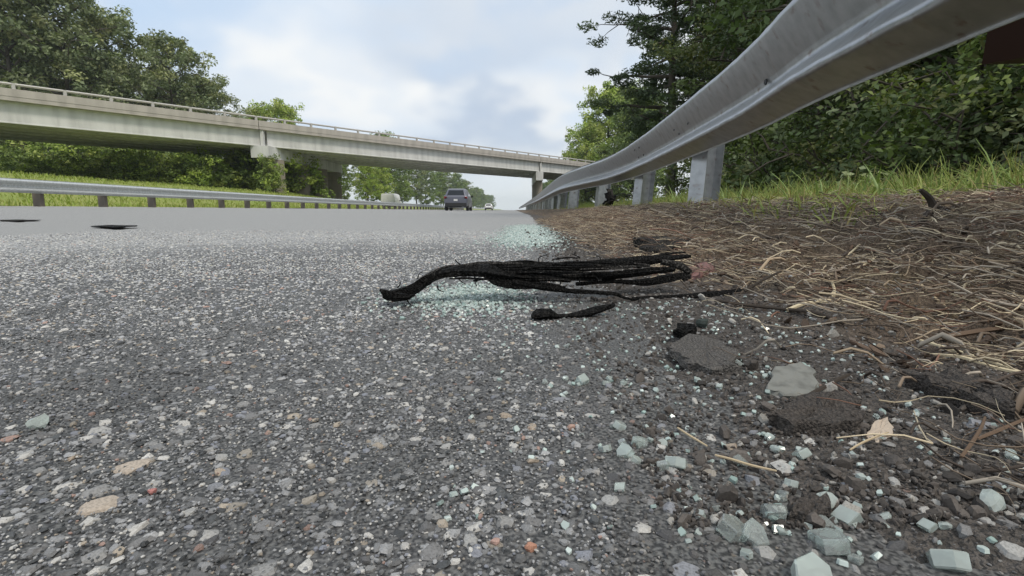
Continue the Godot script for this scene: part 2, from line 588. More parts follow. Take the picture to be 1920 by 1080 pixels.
func sky_picture() -> ImageTexture:
	var w := 1024
	var h := 512
	var im := Image.create(w, h, false, Image.FORMAT_RGBF)
	var a := FastNoiseLite.new()
	a.noise_type = FastNoiseLite.TYPE_SIMPLEX
	a.frequency = 1.0
	a.fractal_octaves = 5
	a.seed = 41
	var b := FastNoiseLite.new()
	b.frequency = 1.0
	b.fractal_octaves = 4
	b.seed = 5
	var banks := [[Vector3(-0.035, 0.197, -0.980), 0.13, 0, 1.00], [Vector3(-0.085, 0.142, -0.986), 0.07, 0, 0.60], [Vector3(-0.408, 0.303, -0.861), 0.16, 1, 0.75], [Vector3(-0.310, 0.270, -0.912), 0.10, 1, 0.35], [Vector3(-0.522, 0.290, -0.802), 0.10, 1, 0.45], [Vector3(0.032, 0.307, -0.951), 0.12, 1, 0.25], [Vector3(-0.186, 0.326, -0.927), 0.08, 0, 0.60], [Vector3(-0.260, 0.191, -0.946), 0.14, 1, 0.45], [Vector3(-0.363, 0.233, -0.902), 0.10, 2, 0.90], [Vector3(-0.192, 0.262, -0.946), 0.10, 2, 0.90], [Vector3(0.093, 0.187, -0.978), 0.10, 2, 0.70], [Vector3(-0.291, 0.951, 0.106), 0.10, 0, 0.79], [Vector3(-0.879, 0.400, -0.260), 0.20, 1, 0.52], [Vector3(0.475, 0.615, 0.630), 0.13, 2, 0.67], [Vector3(-0.445, 0.891, 0.088), 0.09, 0, 0.53], [Vector3(-0.758, 0.421, -0.498), 0.13, 1, 0.90], [Vector3(-0.494, 0.251, 0.832), 0.11, 2, 0.95], [Vector3(-0.610, 0.752, -0.249), 0.13, 0, 0.76], [Vector3(-0.391, 0.805, 0.447), 0.14, 1, 0.76], [Vector3(0.672, 0.722, -0.167), 0.10, 2, 0.44], [Vector3(0.692, 0.642, -0.330), 0.10, 0, 0.92], [Vector3(0.198, 0.831, 0.520), 0.19, 1, 0.56], [Vector3(-0.239, 0.915, 0.324), 0.10, 2, 0.82], [Vector3(-0.578, 0.804, -0.136), 0.16, 0, 0.92], [Vector3(0.755, 0.655, 0.013), 0.10, 1, 0.48], [Vector3(0.103, 0.661, 0.744), 0.09, 2, 0.90], [Vector3(0.024, 0.812, 0.583), 0.11, 0, 0.53], [Vector3(-0.706, 0.501, -0.501), 0.11, 1, 0.63], [Vector3(-0.233, 0.893, 0.384), 0.19, 2, 0.50], [Vector3(-0.421, 0.311, 0.852), 0.16, 0, 0.94], [Vector3(-0.505, 0.854, 0.122), 0.12, 1, 0.41], [Vector3(0.807, 0.500, 0.316), 0.10, 2, 0.64], [Vector3(-0.767, 0.568, 0.299), 0.13, 0, 0.63], [Vector3(0.354, 0.445, 0.823), 0.09, 1, 0.45], [Vector3(-0.728, 0.670, -0.141), 0.12, 2, 0.84], [Vector3(0.018, 0.817, 0.577), 0.20, 0, 0.43], [Vector3(-0.795, 0.282, -0.537), 0.13, 1, 0.72]]      # larger clouds and gaps all round
	for y in h:
		var el := (0.5 - (y + 0.5) / h) * PI
		for x in w:
			var az := ((x + 0.5) / w) * TAU
			var d := Vector3(sin(az) * cos(el), sin(el), -cos(az) * cos(el))
			var up := maxf(d.y, 0.0)
			var k := 1.0 / (up + 0.28)
			var p := Vector3(d.x * k, up * 0.6, d.z * k)
			var n := a.get_noise_3dv(p * 1.9 + Vector3(3.1, 0, 1.7))
			var m := b.get_noise_3dv(p * 0.75 + Vector3(9.0, 2.0, 0.4))
			var blue := smoothstep(0.02, 0.42, n + 0.25 * m)
			var grey := smoothstep(0.0, 0.45, m - 0.2 * n) * smoothstep(0.02, 0.2, d.y)
			var c := Color(0.71, 0.74, 0.755).lerp(Color(0.47, 0.6, 0.77), blue * 0.55)
			c = c.lerp(Color(0.44, 0.51, 0.62), grey * 0.45)
			var warp := d + Vector3(n, m, a.get_noise_3dv(p * 1.3 + Vector3(5, 7, 1))) * 0.22
			for q in banks:
				var far: float = 1.0 - warp.dot(q[0]) / warp.length()
				if far > 0.2: continue
				var k2: float = minf(1.0, exp(-far * 1.6 / (q[1] * q[1])) * q[3] * 1.15)
				c = c.lerp([Color(0.38, 0.46, 0.58), Color(0.4, 0.54, 0.73), Color(0.755, 0.775, 0.785)][q[2]], k2)
			c = c.lerp(Color(0.7, 0.74, 0.75), (1.0 - smoothstep(0.0, 0.16, d.y)) * 0.8)
			im.set_pixel(x, y, c)
	return ImageTexture.create_from_image(im)


# ------------------------------------------------------------------ guardrails
func beam(path: Array, out: float, flip := 1.0, thick := 0.0035, dent := 0.0, pressed := false) -> ArrayMesh:     # path: points at mid height; the ridges face -x * flip
	var prof := [Vector2(0.156, 0.008), Vector2(0.15, 0.0), Vector2(0.143, 0.006), Vector2(0.118, 0.066), Vector2(0.111, 0.077), Vector2(0.1, 0.083), Vector2(0.086, 0.083), Vector2(0.075, 0.077), Vector2(0.066, 0.064), Vector2(0.036, 0.014), Vector2(0.026, 0.006), Vector2(0.012, 0.003), Vector2(-0.012, 0.003), Vector2(-0.026, 0.006), Vector2(-0.036, 0.014), Vector2(-0.066, 0.064), Vector2(-0.075, 0.077), Vector2(-0.086, 0.083), Vector2(-0.1, 0.083), Vector2(-0.111, 0.077), Vector2(-0.118, 0.066), Vector2(-0.143, 0.006), Vector2(-0.15, 0.0), Vector2(-0.156, 0.008)]
	if pressed:      # flattened by a crash: the wave's hollow lies lower
		prof = [Vector2(0.156, 0.02), Vector2(0.15, 0.012), Vector2(0.143, 0.02), Vector2(0.124, 0.066), Vector2(0.117, 0.078), Vector2(0.107, 0.083), Vector2(0.097, 0.082), Vector2(0.086, 0.077), Vector2(0.045, 0.048), Vector2(0.002, 0.018), Vector2(-0.01, 0.011), Vector2(-0.02, 0.009), Vector2(-0.029, 0.012), Vector2(-0.038, 0.02), Vector2(-0.086, 0.074), Vector2(-0.093, 0.081), Vector2(-0.101, 0.084), Vector2(-0.109, 0.081), Vector2(-0.115, 0.075), Vector2(-0.146, 0.008), Vector2(-0.152, 0.001), Vector2(-0.158, 0.004)]
	var rings := []
	for i in path.size():
		var p: Vector3 = path[i]
		var t: Vector3 = (path[mini(i + 1, path.size() - 1)] - path[maxi(i - 1, 0)]).normalized()
		var side := t.cross(Vector3.UP).normalized()      # +x when the path runs along -z
		var ring := PackedVector3Array()
		for s in 2:
			for j in prof.size():
				var q: Vector2 = prof[j] if s == 0 else prof[prof.size() - 1 - j]
				var off := out if s == 0 else out - thick
				var wob := dent * nz.get_noise_2d(p.z * 7.0 + 31.0, q.x * 14.0) * (1.0 if q.y > 0.05 else 0.4)
				ring.append(p + Vector3.UP * (q.x + wob * 0.5) - side * flip * (q.y + off + wob))
		if flip > 0: ring.reverse()
		rings.append(ring)
	var b := Build.new()
	b.loft(rings, true, false)
	return b.mesh(true)


func i_post(height: float) -> ArrayMesh:     # rolled steel post, web across the road
	var b := Build.new()
	b.box(Vector3(-0.075, height / 2, 0), Vector3(0.006, height, 0.102))
	b.box(Vector3(0.075, height / 2, 0), Vector3(0.006, height, 0.102))
	b.box(Vector3(0, height / 2, 0), Vector3(0.144, height, 0.006))
	return b.mesh(false)


# ------------------------------------------------------------------ vehicles
func vehicle(called: String, label: String, at: Vector3, turn: float, paint: Material, tall := 1.0, group := "", van := false) -> void:
	var t := thing(called, label, "van" if van else "car", at, turn, group)      # points along -z, rear at +z
	var rows := []
	# z, half width at sill, waist and roof, heights of sill, waist and roof
	var prof := [[-2.3, 0.62, 0.66, 0.6, 0.42, 0.6, 0.66], [-2.2, 0.82, 0.85, 0.72, 0.3, 0.7, 0.8], [-1.7, 0.9, 0.93, 0.78, 0.25, 0.9, 0.98], [-1.05, 0.92, 0.94, 0.8, 0.25, 0.98, 1.06], [-0.35, 0.92, 0.95, 0.68, 0.25, 1.0, 1.55], [0.4, 0.92, 0.95, 0.69, 0.25, 1.02, 1.66], [1.3, 0.92, 0.95, 0.68, 0.26, 1.05, 1.64], [1.85, 0.91, 0.94, 0.66, 0.3, 1.06, 1.56], [2.2, 0.88, 0.92, 0.7, 0.36, 1.05, 1.14], [2.3, 0.8, 0.86, 0.66, 0.45, 0.95, 1.0]]
	if van: prof = [[-2.4, 0.7, 0.74, 0.66, 0.42, 0.6, 0.7], [-2.3, 0.86, 0.9, 0.76, 0.3, 0.8, 0.95], [-1.8, 0.92, 0.95, 0.8, 0.25, 1.0, 1.1], [-1.2, 0.93, 0.96, 0.84, 0.25, 1.1, 1.9], [-0.5, 0.94, 0.97, 0.88, 0.25, 1.2, 2.0], [0.4, 0.94, 0.97, 0.9, 0.25, 1.3, 2.02], [1.3, 0.94, 0.97, 0.9, 0.26, 1.3, 2.02], [2.1, 0.94, 0.97, 0.9, 0.3, 1.3, 2.0], [2.28, 0.94, 0.97, 0.88, 0.36, 1.3, 1.98], [2.3, 0.9, 0.94, 0.86, 0.4, 1.28, 1.94]]
	var cut := []
	for p in prof:
		var ring := PackedVector3Array()
		var half := [[0.9, p[4]], [1.0, p[4] + 0.12], [1.0, lerpf(p[4], p[5], 0.6)]]
		var pts := [Vector2(p[1] * 0.88, p[4]), Vector2(p[1], p[4] + 0.1), Vector2(p[2], lerpf(p[4], p[5], 0.65)), Vector2(p[2] * 0.985, p[5]), Vector2(lerpf(p[2], p[3], 0.85), lerpf(p[5], p[6], 0.85)), Vector2(p[3] * 0.82, p[6])]
		for q in pts: ring.append(Vector3(q.x, q.y * (tall if q.y > 0.6 else 1.0), -p[0]) * Vector3(1, 1, -1))
		for i in range(pts.size() - 1, -1, -1): ring.append(Vector3(-pts[i].x, pts[i].y * (tall if pts[i].y > 0.6 else 1.0), p[0]))
		cut.append(ring)
	var fine := []
	for i in cut.size() - 1:
		for k in 4:
			var ring := PackedVector3Array()
			for j in cut[i].size():
				var a: Vector3 = cut[maxi(i - 1, 0)][j]; var b0: Vector3 = cut[i][j]; var d: Vector3 = cut[i + 1][j]; var e: Vector3 = cut[mini(i + 2, cut.size() - 1)][j]
				ring.append(b0.cubic_interpolate(d, a, e, k / 4.0))
			fine.append(ring)
	fine.append(cut[-1])
	fine.reverse()
	var b := Build.new()
	b.loft(fine)
	obj("body", b.mesh(true), paint, t)
	var h := tall
	var rw := Build.new()      # rear window, on the slope of the tailgate
	rw.loft([PackedVector3Array([Vector3(-0.66, 1.12 * h, 2.215), Vector3(0.66, 1.12 * h, 2.215), Vector3(0.56, 1.5 * h, 1.96), Vector3(-0.56, 1.5 * h, 1.96)]), PackedVector3Array([Vector3(-0.66, 1.12 * h, 2.12), Vector3(0.66, 1.12 * h, 2.12), Vector3(0.56, 1.5 * h, 1.8), Vector3(-0.56, 1.5 * h, 1.8)])])
	if van:
		for s in [-1.0, 1.0]:
			var dr := Build.new()
			dr.box(Vector3(s * 0.44, 1.2, 2.315), Vector3(0.84, 1.36, 0.03))
			obj("rear_door", dr.mesh(false), paint, t)
	if not van: obj("rear_window", rw.mesh(false), M.car_glass, t)
	for s in [-1.0, 1.0]:
		for k in (0 if van else 2):
			var z0: float = [-0.45, 0.5][k]; var z1: float = [0.42, 1.6][k]
			var wn := Build.new()
			var lo := 0.935; var hi := 0.735
			wn.loft([PackedVector3Array([Vector3(s * lo, 1.08 * h, z0), Vector3(s * lo, 1.08 * h, z1), Vector3(s * hi, 1.47 * h, z1 - 0.1), Vector3(s * hi, 1.47 * h, z0 + 0.25 * (1 - k))]), PackedVector3Array([Vector3(s * (lo - 0.06), 1.08 * h, z0), Vector3(s * (lo - 0.06), 1.08 * h, z1), Vector3(s * (hi - 0.06), 1.47 * h, z1 - 0.1), Vector3(s * (hi - 0.06), 1.47 * h, z0 + 0.25 * (1 - k))])])
			obj("side_window", wn.mesh(false), M.car_glass, t)
		var tl := Build.new()
		tl.box(Vector3(s * 0.78, 0.95 * h, 2.24), Vector3(0.22, 0.16, 0.12))
		obj("tail_light", tl.mesh(false), M.lamp_red, t)
		var rr := Build.new()
		rr.tube([Vector3(s * 0.6, 1.66 * h, -0.2), Vector3(s * 0.6, 1.73 * h, 0.0), Vector3(s * 0.6, 1.74 * h, 1.2), Vector3(s * 0.6, 1.66 * h, 1.5)], [0.02, 0.02, 0.02, 0.02], 6)
		if not van: obj("roof_rail", rr.mesh(true), M.trim, t)
		for z in [-1.45, 1.4]:
			var w := Build.new()
			w.tube([Vector3(-0.11, 0, 0), Vector3(-0.09, 0, 0), Vector3(0.09, 0, 0), Vector3(0.11, 0, 0)], [0.3, 0.345, 0.345, 0.3], 20)
			var wo := obj("wheel", w.mesh(false), M.tyre, t, Vector3(s * 0.83, 0.345, z))
			var r := Build.new()
			r.tube([Vector3(s * 0.1, 0, 0), Vector3(s * 0.118, 0, 0)], [0.21, 0.2], 14)
			obj("rim", r.mesh(false), M.rim, wo)
		var mi := Build.new()
		mi.box(Vector3(s * 1.03, 1.1 * h, -0.55), Vector3(0.18, 0.13, 0.1))
		obj("mirror", mi.mesh(false), M.trim, t)
	var bu := Build.new()
	bu.box(Vector3(0, 0.47, 2.27), Vector3(1.62, 0.26, 0.16))
	obj("bumper", bu.mesh(false), M.trim, t)
	var pl := Build.new()
	pl.box(Vector3(0, 0.82, 2.345), Vector3(0.3, 0.15, 0.012))
	obj("number_plate", pl.mesh(false), M.plate, t)
	var ex := Build.new()
	ex.tube([Vector3(0.55, 0.3, 2.0), Vector3(0.55, 0.3, 2.36)], [0.035, 0.035], 10)
	obj("exhaust_pipe", ex.mesh(false), M.rim, t)


func _ready() -> void:
	rng.seed = 11
	nz.noise_type = FastNoiseLite.TYPE_SIMPLEX
	nz.frequency = 1.0
	nz.fractal_octaves = 3
	nz.seed = 4
	nz2.frequency = 1.0
	nz2.fractal_octaves = 2
	nz2.seed = 6
	var cam := Camera3D.new()
	cam.name = "camera"
	cam.fov = 58.716
	cam.near = 0.01
	cam.far = 4000.0
	cam.position = Vector3(0, 0.1, 0)
	cam.rotation = Vector3(-atan(146.0 / 960.0), 0.00527, 0)
	add_child(cam)
	cam.current = true
	var env := Environment.new()
	env.background_mode = Environment.BG_SKY
	var sm := PanoramaSkyMaterial.new()
	sm.panorama = sky_picture()
	env.sky = Sky.new()
	env.sky.sky_material = sm
	env.background_energy_multiplier = 1.0
	env.tonemap_mode = Environment.TONE_MAPPER_LINEAR
	env.tonemap_exposure = 1.25
	env.sdfgi_enabled = true
	env.ssao_enabled = true
	env.ssil_enabled = true
	env.fog_enabled = true
	env.fog_density = 0.0004
	env.fog_light_color = Color(0.82, 0.86, 0.88)
	var we := WorldEnvironment.new()
	we.name = "environment"
	we.environment = env
	add_child(we)
	var sun := DirectionalLight3D.new()
	sun.name = "sun"
	sun.light_energy = 0.5
	sun.light_color = Color(1.0, 0.96, 0.9)
	sun.light_angular_distance = 12.0
	sun.rotation = Vector3(deg_to_rad(-56), deg_to_rad(38), 0)
	sun.shadow_enabled = true
	add_child(sun)
	materials()
	land()
	bridge()
	left_rail()
	right_rail()
	forest()
	traffic()
	asphalt_stones()
	litter()
	glass()
	debris()



func land() -> void:
	var far_sheet := sheet([-1500.0, -800.0, 800.0, 1500.0], [200.0, -900.0, -1500.0], func(_x, _z): return -1.6, func(_x, _z): return Color(0.07, 0.1, 0.04), 0.1)
	struct("ground", far_sheet, M.turf)
	var zs := steps([1.5, 0.4, 0.2, 0.0, 0.05, -3.2, 0.05, -12.0, 0.4, -60.0, 3.0, -900.0, 40.0])
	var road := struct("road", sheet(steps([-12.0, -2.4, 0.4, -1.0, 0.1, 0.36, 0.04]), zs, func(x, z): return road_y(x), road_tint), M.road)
	var b := Build.new()
	for s in 40:
		var z0 := 2.0 - s * 20.0
		var n := b.v.size()
		for p in [Vector3(-10.55, 0, z0), Vector3(-10.4, 0, z0), Vector3(-10.4, 0, z0 - 20.0), Vector3(-10.55, 0, z0 - 20.0)]:
			b.v.append(p + Vector3(0, road_y(p.x) + 0.004, 0))
		b.quad(n, n + 1, n + 2, n + 3)
	obj("edge_line", b.mesh(false), M.line, road)
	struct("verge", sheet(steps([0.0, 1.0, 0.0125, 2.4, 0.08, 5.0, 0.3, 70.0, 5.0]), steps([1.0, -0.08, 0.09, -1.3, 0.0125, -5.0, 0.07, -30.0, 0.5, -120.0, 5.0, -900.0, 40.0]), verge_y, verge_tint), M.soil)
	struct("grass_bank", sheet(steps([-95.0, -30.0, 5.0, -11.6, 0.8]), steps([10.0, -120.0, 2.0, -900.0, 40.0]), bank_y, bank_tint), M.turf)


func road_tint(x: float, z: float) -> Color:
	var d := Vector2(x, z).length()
	var k := lerpf(0.3, 2.1, smoothstep(1.0, 3.0, d))  # dark binder near; grazing sheen painted into the colour as it recedes
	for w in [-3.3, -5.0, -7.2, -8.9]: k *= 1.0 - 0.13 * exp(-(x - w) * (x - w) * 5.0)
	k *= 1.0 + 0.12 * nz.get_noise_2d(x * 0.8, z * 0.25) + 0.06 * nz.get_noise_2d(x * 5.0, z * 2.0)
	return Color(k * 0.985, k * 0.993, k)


func verge_tint(x: float, z: float) -> Color:
	var n := nz.get_noise_2d(x * 7.0 + 5.0, z * 7.0)
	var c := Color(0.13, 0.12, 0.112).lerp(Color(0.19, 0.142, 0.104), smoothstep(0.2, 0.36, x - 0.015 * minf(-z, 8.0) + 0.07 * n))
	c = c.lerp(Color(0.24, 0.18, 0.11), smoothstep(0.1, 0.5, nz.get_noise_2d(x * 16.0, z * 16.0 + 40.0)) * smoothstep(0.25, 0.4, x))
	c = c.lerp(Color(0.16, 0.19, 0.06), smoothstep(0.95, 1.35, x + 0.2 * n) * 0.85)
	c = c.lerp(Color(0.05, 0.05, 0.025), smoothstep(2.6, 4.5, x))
	return c


func bank_tint(x: float, z: float) -> Color:
	var n := nz.get_noise_2d(x * 0.25, z * 0.12)
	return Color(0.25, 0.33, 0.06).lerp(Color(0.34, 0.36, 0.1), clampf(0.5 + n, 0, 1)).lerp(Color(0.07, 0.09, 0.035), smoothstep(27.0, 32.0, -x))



func bridge() -> void:
	var a := Vector3(-30.96, 0, -30.8)
	var along := Vector3(34.36, 0, -41.2).normalized()
	var across := Vector3(-along.z, 0, along.x) * -1.0      # from the near face to the far one
	if across.z > 0: across = -across
	var t := thing("road_overpass", "long pale concrete overpass crossing the highway on skewed piers", "bridge", a)
	var face := Basis(along, Vector3.UP, along.cross(Vector3.UP))
	var long := 53.65
	var rise := 0.1 / long
	var low := 5.35         # girder soffit over the road at the left pier
	var slot := 0.0
	# spans: [from, to] along the near face
	var p1 := 15.95
	var spans := [[-26.0, p1 - 0.22], [p1 + 0.32, long - 0.25], [long + 0.25, long + 28.0]]
	for s in spans:
		for k in 6:
			var g := Build.new()
			var o: float = 0.28 + k * 1.96
			var shift: float = o * 0.777     # ends follow the skew
			var f: float = s[0] + (shift if s[0] > 0 else 0.0)
			var to: float = s[1] + shift
			var rings := []
			var sec := [Vector2(-0.27, 0), Vector2(0.27, 0), Vector2(0.27, 0.17), Vector2(0.1, 0.3), Vector2(0.1, 0.95), Vector2(0.24, 1.08), Vector2(0.24, 1.26), Vector2(-0.24, 1.26), Vector2(-0.24, 1.08), Vector2(-0.1, 0.95), Vector2(-0.1, 0.3), Vector2(-0.27, 0.17)]
			if k == 0:
				sec = [Vector2(-0.27, 0), Vector2(0.27, 0), Vector2(0.27, 1.26), Vector2(-0.27, 1.26), Vector2(-0.27, 1.2), Vector2(-0.255, 1.16), Vector2(-0.255, 0.1), Vector2(-0.27, 0.06)]
			for e in [f, to]:
				var ring := PackedVector3Array()
				for q in sec:
					ring.append(along * e + across * (o + q.x) + Vector3.UP * (low - 0.1 + q.y + rise * e))
				rings.append(ring)
			g.loft(rings)
			obj("girder", g.mesh(false), M.concrete, t)
	for s in [[-26.0, p1 + 0.02, 0], [p1 + 0.08, long - 0.03, 1], [long + 0.03, long + 28.0, 2]]:
		var dk := Build.new()
		var pr := Build.new()
		var pf := Build.new()
		for w in [[dk, -0.42, 11.0, 1.262, 1.5], [pr, -0.44, -0.16, 1.505, 1.95], [pf, 10.72, 11.02, 1.505, 1.95]]:
			var rings := []
			for e in [s[0], s[1]]:
				var ring := PackedVector3Array()
				for q in [Vector2(w[1], w[3]), Vector2(w[2], w[3]), Vector2(w[2], w[4]), Vector2(w[1], w[4])]:
					var ee: float = e + (q.x * 0.777 if s[2] > 0 or e > 0 else 0.0)
					ring.append(along * ee + across * q.x + Vector3.UP * (low - 0.1 + q.y + rise * ee))
				rings.append(ring)
			w[0].loft(rings)
		obj("deck", dk.mesh(false), M.parapet, t)
		obj("parapet", pr.mesh(false), M.parapet, t)
		obj("parapet", pf.mesh(false), M.parapet, t)
	for o in [-0.3, 10.87]:
		var rl := Build.new()
		var f: Vector3 = along * -25.0 + across * o + Vector3.UP * (low + 2.13 - rise * 25.0)
		var g: Vector3 = along * (long + 26.0) + across * o + Vector3.UP * (low + 2.13 + rise * (long + 26.0))
		rl.tube([f, g], [0.075, 0.075], 8)
		var ro := obj("hand_rail", rl.mesh(true), M.rail_paint, t)
		for k in 44:
			var ps := Build.new()
			ps.box(Vector3(0, 0.17, 0), Vector3(0.16, 0.34, 0.14), face)
			var e := -24.4 + k * 2.35
			obj("rail_post", ps.mesh(false), M.rail_paint, ro, along * e + across * o + Vector3.UP * (low + 1.851 + rise * e))
	# piers stand in line with the road
	for p in [[p1 + 0.05, 1.45, 0.95, [1.8, 7.2, 12.0, 16.4], -1.0, 0.62], [long, 1.0, 1.2, [1.2, 6.5, 11.8, 17.0], -1.6, 0.47]]:
		var foot: Vector3 = along * p[0]
		var cap := Build.new()
		var y: float = low - 0.103 + rise * p[0]
		cap.loft([PackedVector3Array([foot + Vector3(-p[1] / 2, y, 0.45), foot + Vector3(-p[1] / 2, y - p[2], 0.45), foot + Vector3(p[1] / 2, y - p[2], 0.45), foot + Vector3(p[1] / 2, y, 0.45)]), PackedVector3Array([foot + Vector3(-p[1] / 2, y, -17.6), foot + Vector3(-p[1] / 2, y - p[2], -17.6), foot + Vector3(p[1] / 2, y - p[2], -17.6), foot + Vector3(p[1] / 2, y, -17.6)])])
		obj("pier_cap", cap.mesh(false), M.concrete, t)
		for d in p[3]:
			var cl := Build.new()
			cl.tube([foot + Vector3(0, p[4], -d), foot + Vector3(0, y - p[2] - 0.003, -d)], [p[1] * p[5], p[1] * p[5]], 20)
			obj("column", cl.mesh(true), M.stained, t)
		var bk := Build.new()
		bk.box(foot + Vector3(0.15, y + 0.62, 0.1), Vector3(0.22, 1.2, 0.3))
		obj("end_block", bk.mesh(false), M.concrete, t)



func left_rail() -> void:
	var t := thing("guard_rail", "long galvanised guardrail along the far left edge of the road", "guardrail", Vector3(-11.1, 0.17, 0))
	for k in 16:
		var z0 := 4.0 - k * 7.62
		obj("rail_beam", beam([Vector3(0, 0.47, z0), Vector3(0, 0.47, z0 - 3.8), Vector3(0, 0.47, z0 - 7.75)], 0.004 * (k % 2), -1.0), M.pale_zinc, t)
	var last := beam([Vector3(0, 0.47, -118.0), Vector3(0, 0.47, -260.0)], 0.0, -1.0)
	obj("rail_beam", last, M.pale_zinc, t)
	var ps := Build.new()
	ps.box(Vector3(-0.13, 0.28, 0), Vector3(0.19, 0.58, 0.1))
	var pm := ps.mesh(false)
	for k in 62:
		obj("post", pm, M.grey_wood, t, Vector3(0, 0, 3.05 - k * 1.905))


func right_rail() -> void:
	var t := thing("guard_rail", "bent galvanised guardrail looming over the right verge close to the camera", "guardrail", Vector3.ZERO)
	var y := 0.555
	var key := [Vector3(0.735, y, 0.6), Vector3(0.76, y, 0.0), Vector3(0.785, y, -0.5), Vector3(0.81, y, -1.0), Vector3(0.846, y, -1.47), Vector3(0.93, y, -2.05), Vector3(1.012, y, -3.05), Vector3(1.085, y, -4.2), Vector3(1.113, y, -5.3), Vector3(1.09, y, -6.2), Vector3(1.0, y, -7.1), Vector3(0.885, y, -8.4), Vector3(0.85, y, -9.6), Vector3(0.862, y, -12.0), Vector3(0.9, y, -16.0), Vector3(0.955, y, -24.0), Vector3(0.985, y, -60.0), Vector3(1.0, y, -120.0)]
	var p := spline(key, 14)
	var cut := 0
	for i in p.size():
		if p[i].z > -4.7: cut = i
	obj("rail_beam", beam(p.slice(0, cut + 1), 0.0075, 1.0, 0.0035, 0.002, true), M.zinc, t).set_meta("label", "scraped rail section nearest the camera")
	obj("rail_beam", beam(p.slice(cut - 4), 0.0, 1.0, 0.0035, 0.002, true), M.zinc, t)
	var post := i_post(0.62)
	for k in 24:
		var z := -3.05 - k * 1.86
		var x := 0.0
		for i in p.size() - 1:
			if p[i].z >= z and p[i + 1].z < z: x = lerpf(p[i].x, p[i + 1].x, (p[i].z - z) / (p[i].z - p[i + 1].z))
		var o := obj("post", post, M.zinc, t, Vector3(x + 0.085, 0.02, z))
		o.rotation = Vector3(0.02 * sin(k * 2.1), 0.62 if k == 0 else 0.25 * sin(k * 1.7) + 0.3, -0.09 - 0.03 * sin(k * 3.3))
	# black discs painted for the dark inside holes and slots, plus lap bolts
	for s in [[-1.9, -0.008, 0.011], [-2.95, 0.02, 0.007], [-3.2, 0.0, 0.007], [-3.25, 0.03, 0.006], [-4.35, -0.005, 0.009], [-4.35, 0.055, 0.009], [-4.55, -0.005, 0.009], [-4.55, 0.055, 0.009]]:
		var x := 0.0
		for i in p.size() - 1:
			if p[i].z >= s[0] and p[i + 1].z < s[0]: x = lerpf(p[i].x, p[i + 1].x, (p[i].z - s[0]) / (p[i].z - p[i + 1].z))
		var h := Build.new()
		var out: float = 0.0175 + (s[1] + 0.02) * 0.65
		h.tube([Vector3(x - out, y + s[1], s[0]), Vector3(x - out - 0.004, y + s[1], s[0])], [s[2], s[2] * 0.8], 14)
		obj("bolt", h.mesh(false), M.trim, t)
	var bo := thing("spacer_block", "dark rusty brown block behind the near end of the guardrail", "block", Vector3(1.075, 0.45, -1.06))
	bo.rotation = Vector3(0.1, 0.15, 0.06)
	var bb := Build.new()
	bb.box(Vector3(0, 0.1, 0), Vector3(0.14, 0.3, 0.2))
	obj("block", bb.mesh(false), M.rust, bo)
	var wr := thing("crushed_panel", "crushed dark scrap caught under the rail beside the second post", "wreckage", Vector3(1.08, 0.13, -5.9))
	var r := RandomNumberGenerator.new()
	r.seed = 5
	for k in 7:
		var f := obj("fragment", flake([Vector2(-0.12, -0.05), Vector2(0.1, -0.08), Vector2(0.14, 0.05), Vector2(-0.06, 0.09)], 0.012, r, 0.5), M.grey_rubber if k % 2 else M.rubber, wr, Vector3(r.randf_range(-0.05, 0.05), r.randf_range(0.0, 0.16), r.randf_range(-0.1, 0.1)))
		f.scale = Vector3.ONE * 0.62
		f.rotation = Vector3(r.randf_range(-1.2, 1.2), r.randf() * 6.0, r.randf_range(-1.2, 1.2))



